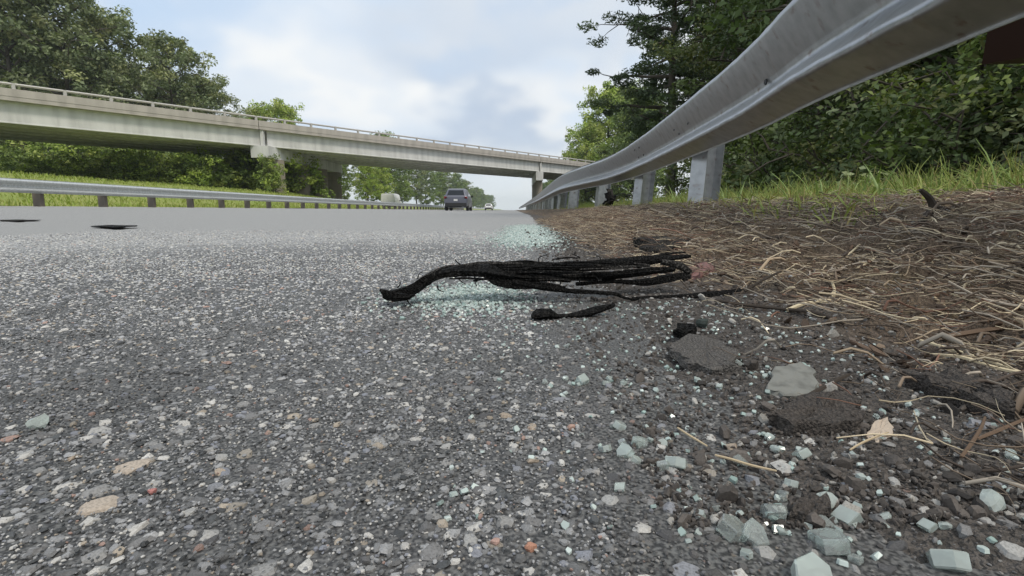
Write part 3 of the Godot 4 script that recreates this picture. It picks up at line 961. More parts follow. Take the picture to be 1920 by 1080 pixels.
func forest() -> void:
	var deep := [Color(0.21, 0.25, 0.13), Color(0.25, 0.285, 0.15), Color(0.18, 0.22, 0.115), Color(0.3, 0.32, 0.15)]
	var shade := [Color(0.095, 0.135, 0.055), Color(0.12, 0.155, 0.06), Color(0.08, 0.115, 0.05), Color(0.15, 0.165, 0.06)]
	var mid := [Color(0.2, 0.27, 0.08), Color(0.25, 0.31, 0.09), Color(0.16, 0.22, 0.07)]
	var lime := [Color(0.36, 0.45, 0.1), Color(0.3, 0.4, 0.09), Color(0.42, 0.48, 0.14)]
	var big := [grow(1, {"h": 20.0, "r": 6.2, "base": 0.16, "limbs": 38, "clumps": 8, "leaves": 54, "leaf": 0.42, "clump": 1.0, "rise": 0.55, "tints": deep}), grow(2, {"h": 20.0, "r": 6.6, "base": 0.2, "limbs": 36, "clumps": 8, "leaves": 54, "leaf": 0.4, "clump": 1.05, "rise": 0.7, "tints": deep})]
	var light := [grow(3, {"h": 14.0, "r": 4.4, "base": 0.05, "limbs": 36, "clumps": 7, "leaves": 62, "leaf": 0.38, "clump": 0.9, "rise": 0.7, "fat": 0.3, "tints": lime}), grow(4, {"h": 14.0, "r": 4.0, "base": 0.06, "limbs": 36, "clumps": 7, "leaves": 62, "leaf": 0.38, "clump": 0.85, "rise": 0.5, "fat": 0.3, "tints": mid})]
	var near := [grow(5, {"h": 9.0, "r": 2.9, "base": 0.06, "limbs": 44, "clumps": 8, "leaves": 140, "leaf": 0.075, "clump": 0.4, "rise": 0.35, "fat": 0.3, "flat": 0.5, "tints": shade}), grow(6, {"h": 9.0, "r": 3.1, "base": 0.05, "limbs": 44, "clumps": 8, "leaves": 140, "leaf": 0.08, "clump": 0.42, "rise": 0.2, "fat": 0.35, "flat": 0.45, "tints": shade + [Color(0.13, 0.15, 0.05)]})]
	var pine := grow(7, {"h": 17.0, "r": 2.75, "base": 0.22, "limbs": 46, "clumps": 8, "leaves": 130, "leaf": 0.22, "clump": 0.55, "rise": 0.12, "fat": 0.3, "flat": 0.4, "narrow": 0.28, "inner": 0.35, "tints": [Color(0.1, 0.14, 0.075), Color(0.13, 0.17, 0.085), Color(0.085, 0.12, 0.065)]})
	var bush := [grow(8, {"h": 2.6, "r": 1.5, "base": 0.15, "limbs": 26, "clumps": 6, "leaves": 95, "leaf": 0.065, "clump": 0.27, "rise": 0.8, "fat": 0.3, "stems": 5, "tints": mid + deep}), grow(9, {"h": 2.6, "r": 1.6, "base": 0.15, "limbs": 26, "clumps": 6, "leaves": 95, "leaf": 0.07, "clump": 0.3, "rise": 0.8, "fat": 0.3, "stems": 5, "tints": shade})]
	var scrub := grow(10, {"h": 5.0, "r": 3.0, "base": 0.1, "limbs": 26, "clumps": 6, "leaves": 50, "leaf": 0.26, "clump": 0.6, "rise": 0.8, "fat": 0.3, "stems": 5, "tints": mid + lime})

	plant("broadleaf_tree", big[0], "tallest dark broadleaf tree at the left edge of the photo above the overpass", "tree", Vector3(-56.06, bank_y(-56.06, -52.00), -52.00), 1.21, 0.00, "", 0.95)
	plant("broadleaf_tree", big[1], "tall dark broadleaf tree above the overpass, second from the left edge", "tree", Vector3(-49.41, bank_y(-49.41, -53.00), -53.00), 1.14, 1.30, "", 0.95)
	plant("broadleaf_tree", big[0], "dark broadleaf tree above the overpass rail, third from the left edge", "tree", Vector3(-45.83, bank_y(-45.83, -55.00), -55.00), 1.02, 2.60, "", 0.95)
	plant("broadleaf_tree", big[1], "dark tree above the overpass, left of the rounded one", "tree", Vector3(-45.81, bank_y(-45.81, -60.00), -60.00), 0.96, 3.90, "", 0.95)
	plant("broadleaf_tree", big[0], "rounded dark green tree in the middle above the left overpass span", "tree", Vector3(-40.04, bank_y(-40.04, -62.00), -62.00), 0.88, 5.20, "", 0.95)
	plant("broadleaf_tree", big[1], "lower dark tree at the right end of the tree mass above the overpass", "tree", Vector3(-38.02, bank_y(-38.02, -66.00), -66.00), 0.71, 6.50, "", 0.95)
	plant("broadleaf_tree", big[1], "dark broadleaf tree in the wood behind the front row left of the highway", "tree", Vector3(-88.28, bank_y(-88.28, -75.33), -75.33), 1.25, 0.00, "wood behind the overpass", 1.00)
	plant("broadleaf_tree", big[0], "dark broadleaf tree in the wood behind the front row left of the highway", "tree", Vector3(-87.50, bank_y(-87.50, -79.62), -79.62), 1.27, 2.10, "wood behind the overpass", 1.00)
	plant("broadleaf_tree", big[1], "dark broadleaf tree in the wood behind the front row left of the highway", "tree", Vector3(-79.19, bank_y(-79.19, -77.18), -77.18), 1.17, 4.20, "wood behind the overpass", 1.00)
	plant("broadleaf_tree", big[0], "dark broadleaf tree in the wood behind the front row left of the highway", "tree", Vector3(-76.68, bank_y(-76.68, -80.45), -80.45), 1.16, 6.30, "wood behind the overpass", 1.00)
	plant("broadleaf_tree", big[1], "dark broadleaf tree in the wood behind the front row left of the highway", "tree", Vector3(-71.09, bank_y(-71.09, -80.76), -80.76), 1.11, 8.40, "wood behind the overpass", 1.00)
	plant("broadleaf_tree", big[0], "dark broadleaf tree in the wood behind the front row left of the highway", "tree", Vector3(-58.87, bank_y(-58.87, -72.92), -72.92), 0.94, 10.50, "wood behind the overpass", 1.00)
	plant("broadleaf_tree", big[1], "dark broadleaf tree in the wood behind the front row left of the highway", "tree", Vector3(-53.01, bank_y(-53.01, -72.18), -72.18), 0.87, 12.60, "wood behind the overpass", 1.00)
	plant("broadleaf_tree", big[0], "dark broadleaf tree in the wood behind the front row left of the highway", "tree", Vector3(-55.38, bank_y(-55.38, -83.72), -83.72), 0.96, 14.70, "wood behind the overpass", 1.00)
	plant("broadleaf_tree", big[1], "dark broadleaf tree in the wood behind the front row left of the highway", "tree", Vector3(-44.51, bank_y(-44.51, -75.63), -75.63), 0.80, 16.80, "wood behind the overpass", 1.00)
	plant("light_tree", light[0], "yellow green tree top showing over the overpass rail, left of its twin", "tree", Vector3(-37.78, bank_y(-37.78, -78.00), -78.00), 0.96, 0.00, "", 0.70)
	plant("light_tree", light[0], "yellow green tree top showing over the overpass rail, right of its twin", "tree", Vector3(-34.75, bank_y(-34.75, -80.00), -80.00), 1.01, 2.00, "", 0.70)
	plant("shrub", scrub, "leafy shrub in the undergrowth below the left overpass span", "shrub", Vector3(-50.68, bank_y(-50.68, -48.41), -48.41), 1.30, 0.00, "undergrowth below the overpass", 1.00)
	plant("shrub", scrub, "leafy shrub in the undergrowth below the left overpass span", "shrub", Vector3(-50.29, bank_y(-50.29, -49.82), -49.82), 1.24, 1.70, "undergrowth below the overpass", 1.00)
	plant("shrub", scrub, "leafy shrub in the undergrowth below the left overpass span", "shrub", Vector3(-48.46, bank_y(-48.46, -49.86), -49.86), 1.17, 3.40, "undergrowth below the overpass", 1.00)
	plant("shrub", scrub, "leafy shrub in the undergrowth below the left overpass span", "shrub", Vector3(-44.76, bank_y(-44.76, -47.90), -47.90), 1.17, 5.10, "undergrowth below the overpass", 1.00)
	plant("shrub", scrub, "leafy shrub in the undergrowth below the left overpass span", "shrub", Vector3(-46.82, bank_y(-46.82, -52.21), -52.21), 1.13, 6.80, "undergrowth below the overpass", 1.00)
	plant("shrub", scrub, "leafy shrub in the undergrowth below the left overpass span", "shrub", Vector3(-44.21, bank_y(-44.21, -51.45), -51.45), 1.18, 8.50, "undergrowth below the overpass", 1.00)
	plant("shrub", scrub, "leafy shrub in the undergrowth below the left overpass span", "shrub", Vector3(-38.94, bank_y(-38.94, -47.38), -47.38), 1.22, 10.20, "undergrowth below the overpass", 1.00)
	plant("shrub", scrub, "leafy shrub in the undergrowth below the left overpass span", "shrub", Vector3(-39.65, bank_y(-39.65, -50.55), -50.55), 1.06, 11.90, "undergrowth below the overpass", 1.00)
	plant("shrub", scrub, "leafy shrub in the undergrowth below the left overpass span", "shrub", Vector3(-35.24, bank_y(-35.24, -47.19), -47.19), 1.25, 13.60, "undergrowth below the overpass", 1.00)
	plant("shrub", scrub, "leafy shrub in the undergrowth below the left overpass span", "shrub", Vector3(-35.35, bank_y(-35.35, -49.84), -49.84), 1.20, 15.30, "undergrowth below the overpass", 1.00)
	plant("shrub", scrub, "leafy shrub in the undergrowth below the left overpass span", "shrub", Vector3(-35.12, bank_y(-35.12, -52.27), -52.27), 1.20, 17.00, "undergrowth below the overpass", 1.00)
	plant("shrub", scrub, "leafy shrub in the undergrowth below the left overpass span", "shrub", Vector3(-33.32, bank_y(-33.32, -52.53), -52.53), 1.09, 18.70, "undergrowth below the overpass", 1.00)
	plant("shrub", scrub, "leafy shrub in the undergrowth below the left overpass span", "shrub", Vector3(-30.92, bank_y(-30.92, -51.81), -51.81), 1.11, 20.40, "undergrowth below the overpass", 1.00)
	plant("shrub", scrub, "leafy shrub in the undergrowth below the left overpass span", "shrub", Vector3(-29.43, bank_y(-29.43, -52.61), -52.61), 1.26, 22.10, "undergrowth below the overpass", 1.00)
	plant("shrub", scrub, "leafy shrub in the undergrowth below the left overpass span", "shrub", Vector3(-24.83, bank_y(-24.83, -47.58), -47.58), 1.00, 23.80, "undergrowth below the overpass", 1.00)
	plant("shrub", scrub, "leafy shrub in the undergrowth below the left overpass span", "shrub", Vector3(-23.40, bank_y(-23.40, -48.30), -48.30), 1.29, 25.50, "undergrowth below the overpass", 1.00)
	plant("shrub", scrub, "leafy shrub in the undergrowth below the left overpass span", "shrub", Vector3(-22.17, bank_y(-22.17, -49.62), -49.62), 1.17, 27.20, "undergrowth below the overpass", 1.00)
	plant("shrub", scrub, "low leafy shrub at the front of the undergrowth on the grass bank", "shrub", Vector3(-38.28, bank_y(-38.28, -40.60), -40.60), 0.73, 0.00, "front shrubs on the bank", 1.00)
	plant("shrub", scrub, "low leafy shrub at the front of the undergrowth on the grass bank", "shrub", Vector3(-35.04, bank_y(-35.04, -40.77), -40.77), 0.69, 2.70, "front shrubs on the bank", 1.00)
	plant("shrub", scrub, "low leafy shrub at the front of the undergrowth on the grass bank", "shrub", Vector3(-31.95, bank_y(-31.95, -41.17), -41.17), 0.75, 5.40, "front shrubs on the bank", 1.00)
	plant("shrub", scrub, "low leafy shrub at the front of the undergrowth on the grass bank", "shrub", Vector3(-28.96, bank_y(-28.96, -41.81), -41.81), 0.77, 8.10, "front shrubs on the bank", 1.00)
	plant("shrub", scrub, "low leafy shrub at the front of the undergrowth on the grass bank", "shrub", Vector3(-25.51, bank_y(-25.51, -41.86), -41.86), 0.81, 10.80, "front shrubs on the bank", 1.00)
	var vine := grow(12, {"h": 4.4, "r": 1.0, "base": 0.05, "limbs": 26, "clumps": 5, "leaves": 50, "leaf": 0.18, "clump": 0.4, "rise": 1.0, "fat": 0.45, "stems": 5, "tints": mid + lime})
	plant("climbing_vine", vine, "green climbing vine covering the front column of the left pier", "vine", Vector3(-19.70, bank_y(-19.70, -42.10), -42.10), 1.00, 0.40, "", 0.75)
	plant("roadside_tree", light[0], "bright yellow green tree seen under the bridge just right of the left pier", "tree", Vector3(-25.21, bank_y(-25.21, -88.00), -88.00), 0.58, 0.00, "", 0.80)
	plant("roadside_tree", light[1], "small green tree directly right of the left pier under the bridge", "tree", Vector3(-27.56, bank_y(-27.56, -84.00), -84.00), 0.43, 1.10, "", 0.80)
	plant("roadside_tree", light[0], "yellow green tree under the bridge left of the white vehicle's end", "tree", Vector3(-24.81, bank_y(-24.81, -98.00), -98.00), 0.55, 2.20, "", 0.80)
	plant("roadside_tree", big[0], "green tree in the receding row left of the highway beyond the bridge", "tree", Vector3(-31.69, bank_y(-31.69, -112.00), -112.00), 0.68, 0.00, "tree row beyond the bridge on the left", 1.00)
	plant("roadside_tree", light[1], "green tree in the receding row left of the highway beyond the bridge", "tree", Vector3(-32.44, bank_y(-32.44, -129.60), -129.60), 1.20, 1.90, "tree row beyond the bridge on the left", 1.00)
	plant("roadside_tree", light[1], "green tree in the receding row left of the highway beyond the bridge", "tree", Vector3(-32.62, bank_y(-32.62, -148.40), -148.40), 1.09, 3.80, "tree row beyond the bridge on the left", 1.00)
	plant("roadside_tree", big[0], "green tree in the receding row left of the highway beyond the bridge", "tree", Vector3(-31.86, bank_y(-31.86, -168.40), -168.40), 0.69, 5.70, "tree row beyond the bridge on the left", 1.00)
	plant("roadside_tree", light[1], "green tree in the receding row left of the highway beyond the bridge", "tree", Vector3(-32.33, bank_y(-32.33, -189.60), -189.60), 1.09, 7.60, "tree row beyond the bridge on the left", 1.00)
	plant("roadside_tree", light[1], "green tree in the receding row left of the highway beyond the bridge", "tree", Vector3(-30.14, bank_y(-30.14, -212.00), -212.00), 0.95, 9.50, "tree row beyond the bridge on the left", 1.00)
	plant("roadside_tree", big[0], "green tree in the receding row left of the highway beyond the bridge", "tree", Vector3(-32.42, bank_y(-32.42, -235.60), -235.60), 0.85, 11.40, "tree row beyond the bridge on the left", 1.00)
	plant("roadside_tree", light[1], "green tree in the receding row left of the highway beyond the bridge", "tree", Vector3(-29.35, bank_y(-29.35, -260.40), -260.40), 1.16, 13.30, "tree row beyond the bridge on the left", 1.00)
	plant("roadside_tree", light[1], "green tree in the receding row left of the highway beyond the bridge", "tree", Vector3(-30.64, bank_y(-30.64, -286.40), -286.40), 0.97, 15.20, "tree row beyond the bridge on the left", 1.00)
	plant("roadside_tree", big[0], "green tree in the receding row left of the highway beyond the bridge", "tree", Vector3(-30.18, bank_y(-30.18, -313.60), -313.60), 0.80, 17.10, "tree row beyond the bridge on the left", 1.00)
	plant("roadside_tree", light[1], "green tree in the receding row left of the highway beyond the bridge", "tree", Vector3(-32.49, bank_y(-32.49, -342.00), -342.00), 0.94, 19.00, "tree row beyond the bridge on the left", 1.00)
	plant("roadside_tree", light[1], "green tree in the receding row left of the highway beyond the bridge", "tree", Vector3(-31.46, bank_y(-31.46, -371.60), -371.60), 0.94, 20.90, "tree row beyond the bridge on the left", 1.00)
	plant("roadside_tree", big[0], "green tree in the receding row left of the highway beyond the bridge", "tree", Vector3(-31.87, bank_y(-31.87, -402.40), -402.40), 0.72, 22.80, "tree row beyond the bridge on the left", 1.00)
	plant("roadside_tree", light[1], "green tree in the receding row left of the highway beyond the bridge", "tree", Vector3(-32.52, bank_y(-32.52, -434.40), -434.40), 1.21, 24.70, "tree row beyond the bridge on the left", 1.00)
	plant("roadside_tree", light[1], "green tree in the receding row left of the highway beyond the bridge", "tree", Vector3(-31.02, bank_y(-31.02, -467.60), -467.60), 1.21, 26.60, "tree row beyond the bridge on the left", 1.00)
	plant("roadside_tree", big[0], "green tree in the receding row left of the highway beyond the bridge", "tree", Vector3(-30.24, bank_y(-30.24, -502.00), -502.00), 0.67, 28.50, "tree row beyond the bridge on the left", 1.00)
	plant("roadside_tree", light[1], "green tree in the receding row left of the highway beyond the bridge", "tree", Vector3(-31.40, bank_y(-31.40, -537.60), -537.60), 0.94, 30.40, "tree row beyond the bridge on the left", 1.00)
	plant("roadside_tree", light[1], "green tree in the receding row left of the highway beyond the bridge", "tree", Vector3(-29.79, bank_y(-29.79, -574.40), -574.40), 1.05, 32.30, "tree row beyond the bridge on the left", 1.00)
	plant("roadside_tree", big[0], "green tree in the receding row left of the highway beyond the bridge", "tree", Vector3(-31.44, bank_y(-31.44, -612.40), -612.40), 0.68, 34.20, "tree row beyond the bridge on the left", 1.00)
	plant("roadside_tree", light[1], "green tree in the receding row left of the highway beyond the bridge", "tree", Vector3(-29.17, bank_y(-29.17, -651.60), -651.60), 1.18, 36.10, "tree row beyond the bridge on the left", 1.00)
	plant("pine_tree", pine, "tall dark layered pine rising beside the rail against the sky", "tree", Vector3(8.10, verge_y(8.10, -27.00), -27.00), 1.00, 0.50, "", 1.00)
	plant("light_tree", light[0], "bright green tree beyond the bridge end, left of the dark pine", "tree", Vector3(17.50, verge_y(17.50, -98.00), -98.00), 1.55, 0.70, "", 0.85)
	plant("light_tree", light[1], "mid green tree just right of the bright tree beyond the bridge end", "tree", Vector3(22.50, verge_y(22.50, -98.00), -98.00), 1.50, 2.20, "", 0.90)
	plant("pine_tree", pine, "dark pine standing behind the foremost pine, filling the gap to the forest", "tree", Vector3(12.20, verge_y(12.20, -33.00), -33.00), 1.00, 2.50, "", 1.00)
	plant("pine_tree", pine, "second dark pine behind the foremost pine, nearer the rail", "tree", Vector3(12.00, verge_y(12.00, -27.50), -27.50), 0.85, 4.20, "", 1.00)
	plant("light_tree", light[0], "low bright green tree at the left end of the greenery beyond the bridge", "tree", Vector3(13.00, verge_y(13.00, -96.00), -96.00), 1.05, 3.90, "", 0.95)
	plant("light_tree", light[1], "green tree between the bright tree and the dark pine", "tree", Vector3(20.50, verge_y(20.50, -88.00), -88.00), 1.25, 5.10, "", 0.95)
	plant("light_tree", light[1], "green tree in the far row right of the highway beyond the bridge", "tree", Vector3(15.57, verge_y(15.57, -125.00), -125.00), 1.04, 0.00, "far tree row on the right", 1.00)
	plant("light_tree", light[1], "green tree in the far row right of the highway beyond the bridge", "tree", Vector3(18.48, verge_y(18.48, -151.00), -151.00), 0.93, 1.30, "far tree row on the right", 1.00)
	plant("light_tree", light[1], "green tree in the far row right of the highway beyond the bridge", "tree", Vector3(16.30, verge_y(16.30, -177.00), -177.00), 0.95, 2.60, "far tree row on the right", 1.00)
	plant("light_tree", light[1], "green tree in the far row right of the highway beyond the bridge", "tree", Vector3(17.22, verge_y(17.22, -203.00), -203.00), 0.97, 3.90, "far tree row on the right", 1.00)
	plant("light_tree", light[1], "green tree in the far row right of the highway beyond the bridge", "tree", Vector3(16.80, verge_y(16.80, -229.00), -229.00), 0.97, 5.20, "far tree row on the right", 1.00)
	plant("light_tree", light[1], "green tree in the far row right of the highway beyond the bridge", "tree", Vector3(18.70, verge_y(18.70, -255.00), -255.00), 0.95, 6.50, "far tree row on the right", 1.00)
	plant("light_tree", light[1], "green tree in the far row right of the highway beyond the bridge", "tree", Vector3(16.16, verge_y(16.16, -281.00), -281.00), 0.99, 7.80, "far tree row on the right", 1.00)
	plant("light_tree", light[1], "green tree in the far row right of the highway beyond the bridge", "tree", Vector3(15.19, verge_y(15.19, -307.00), -307.00), 0.91, 9.10, "far tree row on the right", 1.00)
	plant("light_tree", light[1], "green tree in the far row right of the highway beyond the bridge", "tree", Vector3(18.89, verge_y(18.89, -333.00), -333.00), 0.95, 10.40, "far tree row on the right", 1.00)
	plant("forest_tree", near[0], "dark leafy tree in the dense forest right of the guardrail", "tree", Vector3(11.80, verge_y(11.80, -21.00), -21.00), 1.52, 0.00, "dense forest on the right", 1.00)
	plant("forest_tree", near[1], "dark leafy tree in the dense forest right of the guardrail", "tree", Vector3(14.50, verge_y(14.50, -24.00), -24.00), 1.56, 2.40, "dense forest on the right", 1.00)
	plant("forest_tree", near[0], "dark leafy tree in the dense forest right of the guardrail", "tree", Vector3(10.20, verge_y(10.20, -15.50), -15.50), 1.46, 4.80, "dense forest on the right", 1.00)
	plant("forest_tree", near[1], "dark leafy tree in the dense forest right of the guardrail", "tree", Vector3(12.50, verge_y(12.50, -17.00), -17.00), 1.84, 7.20, "dense forest on the right", 1.00)
	plant("forest_tree", near[0], "dark leafy tree in the dense forest right of the guardrail", "tree", Vector3(14.50, verge_y(14.50, -19.00), -19.00), 1.56, 9.60, "dense forest on the right", 1.00)
	plant("forest_tree", near[1], "dark leafy tree in the dense forest right of the guardrail", "tree", Vector3(17.50, verge_y(17.50, -22.00), -22.00), 1.86, 12.00, "dense forest on the right", 1.00)
	plant("forest_tree", near[0], "dark leafy tree in the dense forest right of the guardrail", "tree", Vector3(9.40, verge_y(9.40, -11.50), -11.50), 1.57, 14.40, "dense forest on the right", 1.00)
	plant("forest_tree", near[1], "dark leafy tree in the dense forest right of the guardrail", "tree", Vector3(9.00, verge_y(9.00, -12.50), -12.50), 1.28, 16.80, "dense forest on the right", 1.00)
	plant("forest_tree", near[0], "dark leafy tree in the dense forest right of the guardrail", "tree", Vector3(11.80, verge_y(11.80, -13.80), -13.80), 1.56, 19.20, "dense forest on the right", 1.00)
	plant("forest_tree", near[1], "dark leafy tree in the dense forest right of the guardrail", "tree", Vector3(14.80, verge_y(14.80, -15.00), -15.00), 1.78, 21.60, "dense forest on the right", 1.00)
	plant("forest_tree", near[0], "dark leafy tree in the dense forest right of the guardrail", "tree", Vector3(7.40, verge_y(7.40, -8.20), -8.20), 1.59, 24.00, "dense forest on the right", 1.00)
	plant("forest_tree", near[1], "dark leafy tree in the dense forest right of the guardrail", "tree", Vector3(10.20, verge_y(10.20, -9.20), -9.20), 1.43, 26.40, "dense forest on the right", 1.00)
	plant("forest_tree", near[0], "dark leafy tree in the dense forest right of the guardrail", "tree", Vector3(13.20, verge_y(13.20, -10.20), -10.20), 1.90, 28.80, "dense forest on the right", 1.00)
	plant("forest_tree", near[1], "dark leafy tree in the dense forest right of the guardrail", "tree", Vector3(8.60, verge_y(8.60, -5.40), -5.40), 1.62, 31.20, "dense forest on the right", 1.00)
	plant("forest_tree", near[0], "dark leafy tree in the dense forest right of the guardrail", "tree", Vector3(11.60, verge_y(11.60, -6.40), -6.40), 1.26, 33.60, "dense forest on the right", 1.00)
	plant("forest_tree", near[1], "dark leafy tree in the dense forest right of the guardrail", "tree", Vector3(17.50, verge_y(17.50, -13.00), -13.00), 1.58, 36.00, "dense forest on the right", 1.00)
	plant("forest_tree", near[0], "dark leafy tree in the dense forest right of the guardrail", "tree", Vector3(20.00, verge_y(20.00, -17.00), -17.00), 1.89, 38.40, "dense forest on the right", 1.00)
	plant("forest_tree", near[1], "dark leafy tree in the dense forest right of the guardrail", "tree", Vector3(16.50, verge_y(16.50, -31.00), -31.00), 2.03, 40.80, "dense forest on the right", 1.00)
	plant("forest_tree", near[0], "dark leafy tree in the dense forest right of the guardrail", "tree", Vector3(20.00, verge_y(20.00, -34.00), -34.00), 1.68, 43.20, "dense forest on the right", 1.00)
	plant("forest_tree", near[1], "dark leafy tree in the dense forest right of the guardrail", "tree", Vector3(21.00, verge_y(21.00, -29.00), -29.00), 1.78, 45.60, "dense forest on the right", 1.00)
	plant("forest_tree", near[0], "dark leafy tree in the dense forest right of the guardrail", "tree", Vector3(24.00, verge_y(24.00, -24.00), -24.00), 1.85, 48.00, "dense forest on the right", 1.00)
	plant("forest_tree", near[1], "dark leafy tree in the dense forest right of the guardrail", "tree", Vector3(26.00, verge_y(26.00, -32.00), -32.00), 1.71, 50.40, "dense forest on the right", 1.00)
	plant("forest_tree", near[0], "dark leafy tree in the dense forest right of the guardrail", "tree", Vector3(12.60, verge_y(12.60, -24.50), -24.50), 1.73, 52.80, "dense forest on the right", 1.00)
	plant("forest_tree", near[1], "dark leafy tree in the dense forest right of the guardrail", "tree", Vector3(14.20, verge_y(14.20, -28.00), -28.00), 1.71, 55.20, "dense forest on the right", 1.00)
	plant("forest_tree", near[0], "dark leafy tree in the dense forest right of the guardrail", "tree", Vector3(17.00, verge_y(17.00, -38.00), -38.00), 1.73, 57.60, "dense forest on the right", 1.00)
	plant("forest_tree", near[1], "dark leafy tree in the dense forest right of the guardrail", "tree", Vector3(11.20, verge_y(11.20, -18.50), -18.50), 1.55, 60.00, "dense forest on the right", 1.00)
	plant("shrub", bush[0], "dark shrub at the foot of the forest behind the right guardrail", "shrub", Vector3(6.20, verge_y(6.20, -9.50), -9.50), 0.95, 0.00, "shrubs along the forest edge", 1.00)
	plant("shrub", bush[1], "dark shrub at the foot of the forest behind the right guardrail", "shrub", Vector3(6.40, verge_y(6.40, -7.60), -7.60), 0.99, 2.00, "shrubs along the forest edge", 1.00)
	plant("shrub", bush[1], "dark shrub at the foot of the forest behind the right guardrail", "shrub", Vector3(5.20, verge_y(5.20, -6.60), -6.60), 1.19, 4.00, "shrubs along the forest edge", 1.00)
	plant("shrub", bush[0], "dark shrub at the foot of the forest behind the right guardrail", "shrub", Vector3(6.20, verge_y(6.20, -5.60), -5.60), 0.81, 6.00, "shrubs along the forest edge", 1.00)
	plant("shrub", bush[1], "dark shrub at the foot of the forest behind the right guardrail", "shrub", Vector3(5.00, verge_y(5.00, -4.40), -4.40), 1.08, 8.00, "shrubs along the forest edge", 1.00)
	plant("shrub", bush[1], "dark shrub at the foot of the forest behind the right guardrail", "shrub", Vector3(6.40, verge_y(6.40, -4.00), -4.00), 1.17, 10.00, "shrubs along the forest edge", 1.00)
	plant("shrub", bush[0], "dark shrub at the foot of the forest behind the right guardrail", "shrub", Vector3(6.60, verge_y(6.60, -12.00), -12.00), 0.96, 12.00, "shrubs along the forest edge", 1.00)
	plant("shrub", bush[1], "dark shrub at the foot of the forest behind the right guardrail", "shrub", Vector3(7.80, verge_y(7.80, -15.50), -15.50), 0.91, 14.00, "shrubs along the forest edge", 1.00)
	plant("shrub", bush[1], "dark shrub at the foot of the forest behind the right guardrail", "shrub", Vector3(9.50, verge_y(9.50, -19.00), -19.00), 1.20, 16.00, "shrubs along the forest edge", 1.00)
	plant("shrub", bush[0], "dark shrub at the foot of the forest behind the right guardrail", "shrub", Vector3(11.50, verge_y(11.50, -23.00), -23.00), 0.92, 18.00, "shrubs along the forest edge", 1.00)
	plant("shrub", bush[1], "dark shrub at the foot of the forest behind the right guardrail", "shrub", Vector3(7.20, verge_y(7.20, -10.50), -10.50), 0.89, 20.00, "shrubs along the forest edge", 1.00)
	plant("shrub", bush[1], "dark shrub at the foot of the forest behind the right guardrail", "shrub", Vector3(5.40, verge_y(5.40, -7.20), -7.20), 1.02, 22.00, "shrubs along the forest edge", 1.00)
	plant("shrub", bush[0], "dark shrub at the foot of the forest behind the right guardrail", "shrub", Vector3(4.60, verge_y(4.60, -8.20), -8.20), 1.15, 24.00, "shrubs along the forest edge", 1.00)
	plant("shrub", bush[1], "dark shrub at the foot of the forest behind the right guardrail", "shrub", Vector3(4.50, verge_y(4.50, -5.40), -5.40), 0.85, 26.00, "shrubs along the forest edge", 1.00)
	plant("shrub", bush[0], "fresher green shrub behind the grass at the right edge of the photo", "shrub", Vector3(4.90, verge_y(4.90, -5.05), -5.05), 1.15, 0.30, "", 1.00)


func traffic() -> void:
	vehicle("suv", "grey sport utility vehicle driving away under the bridge", Vector3(-4.55, road_y(-4.55), -42.3), 0.0, M.paint_grey, 1.05)
	vehicle("white_van", "white van partly hidden behind the left guardrail", Vector3(-17.3, bank_y(-17.3, -73.0) + 0.02, -73.0), 0.0, M.paint_white, 1.0, "", true)
	vehicle("distant_car", "tiny white car far ahead near the vanishing point of the highway", Vector3(-6.4, road_y(-6.4), -128.0), 0.0, M.paint_white, 0.95)



func tone(r: RandomNumberGenerator) -> Color:
	var k := r.randf()
	var c := Color(0.275, 0.28, 0.29) * r.randf_range(0.45, 1.6)
	if k < 0.1: c = Color(0.62, 0.61, 0.59) * r.randf_range(0.85, 1.1)
	elif k < 0.14: c = Color(0.4, 0.35, 0.29) * r.randf_range(0.8, 1.2)
	elif k < 0.152: c = Color(0.42, 0.29, 0.25) * r.randf_range(0.8, 1.1)
	elif k < 0.33: c = Color(0.07, 0.075, 0.08) * r.randf_range(0.7, 1.6)
	elif k < 0.38: c = Color(0.27, 0.285, 0.33)
	c.a = 1.0
	return c


func bed(x: float, z: float) -> float:
	return maxf(0.0, verge_y(x, z)) if x > -0.02 else 0.0


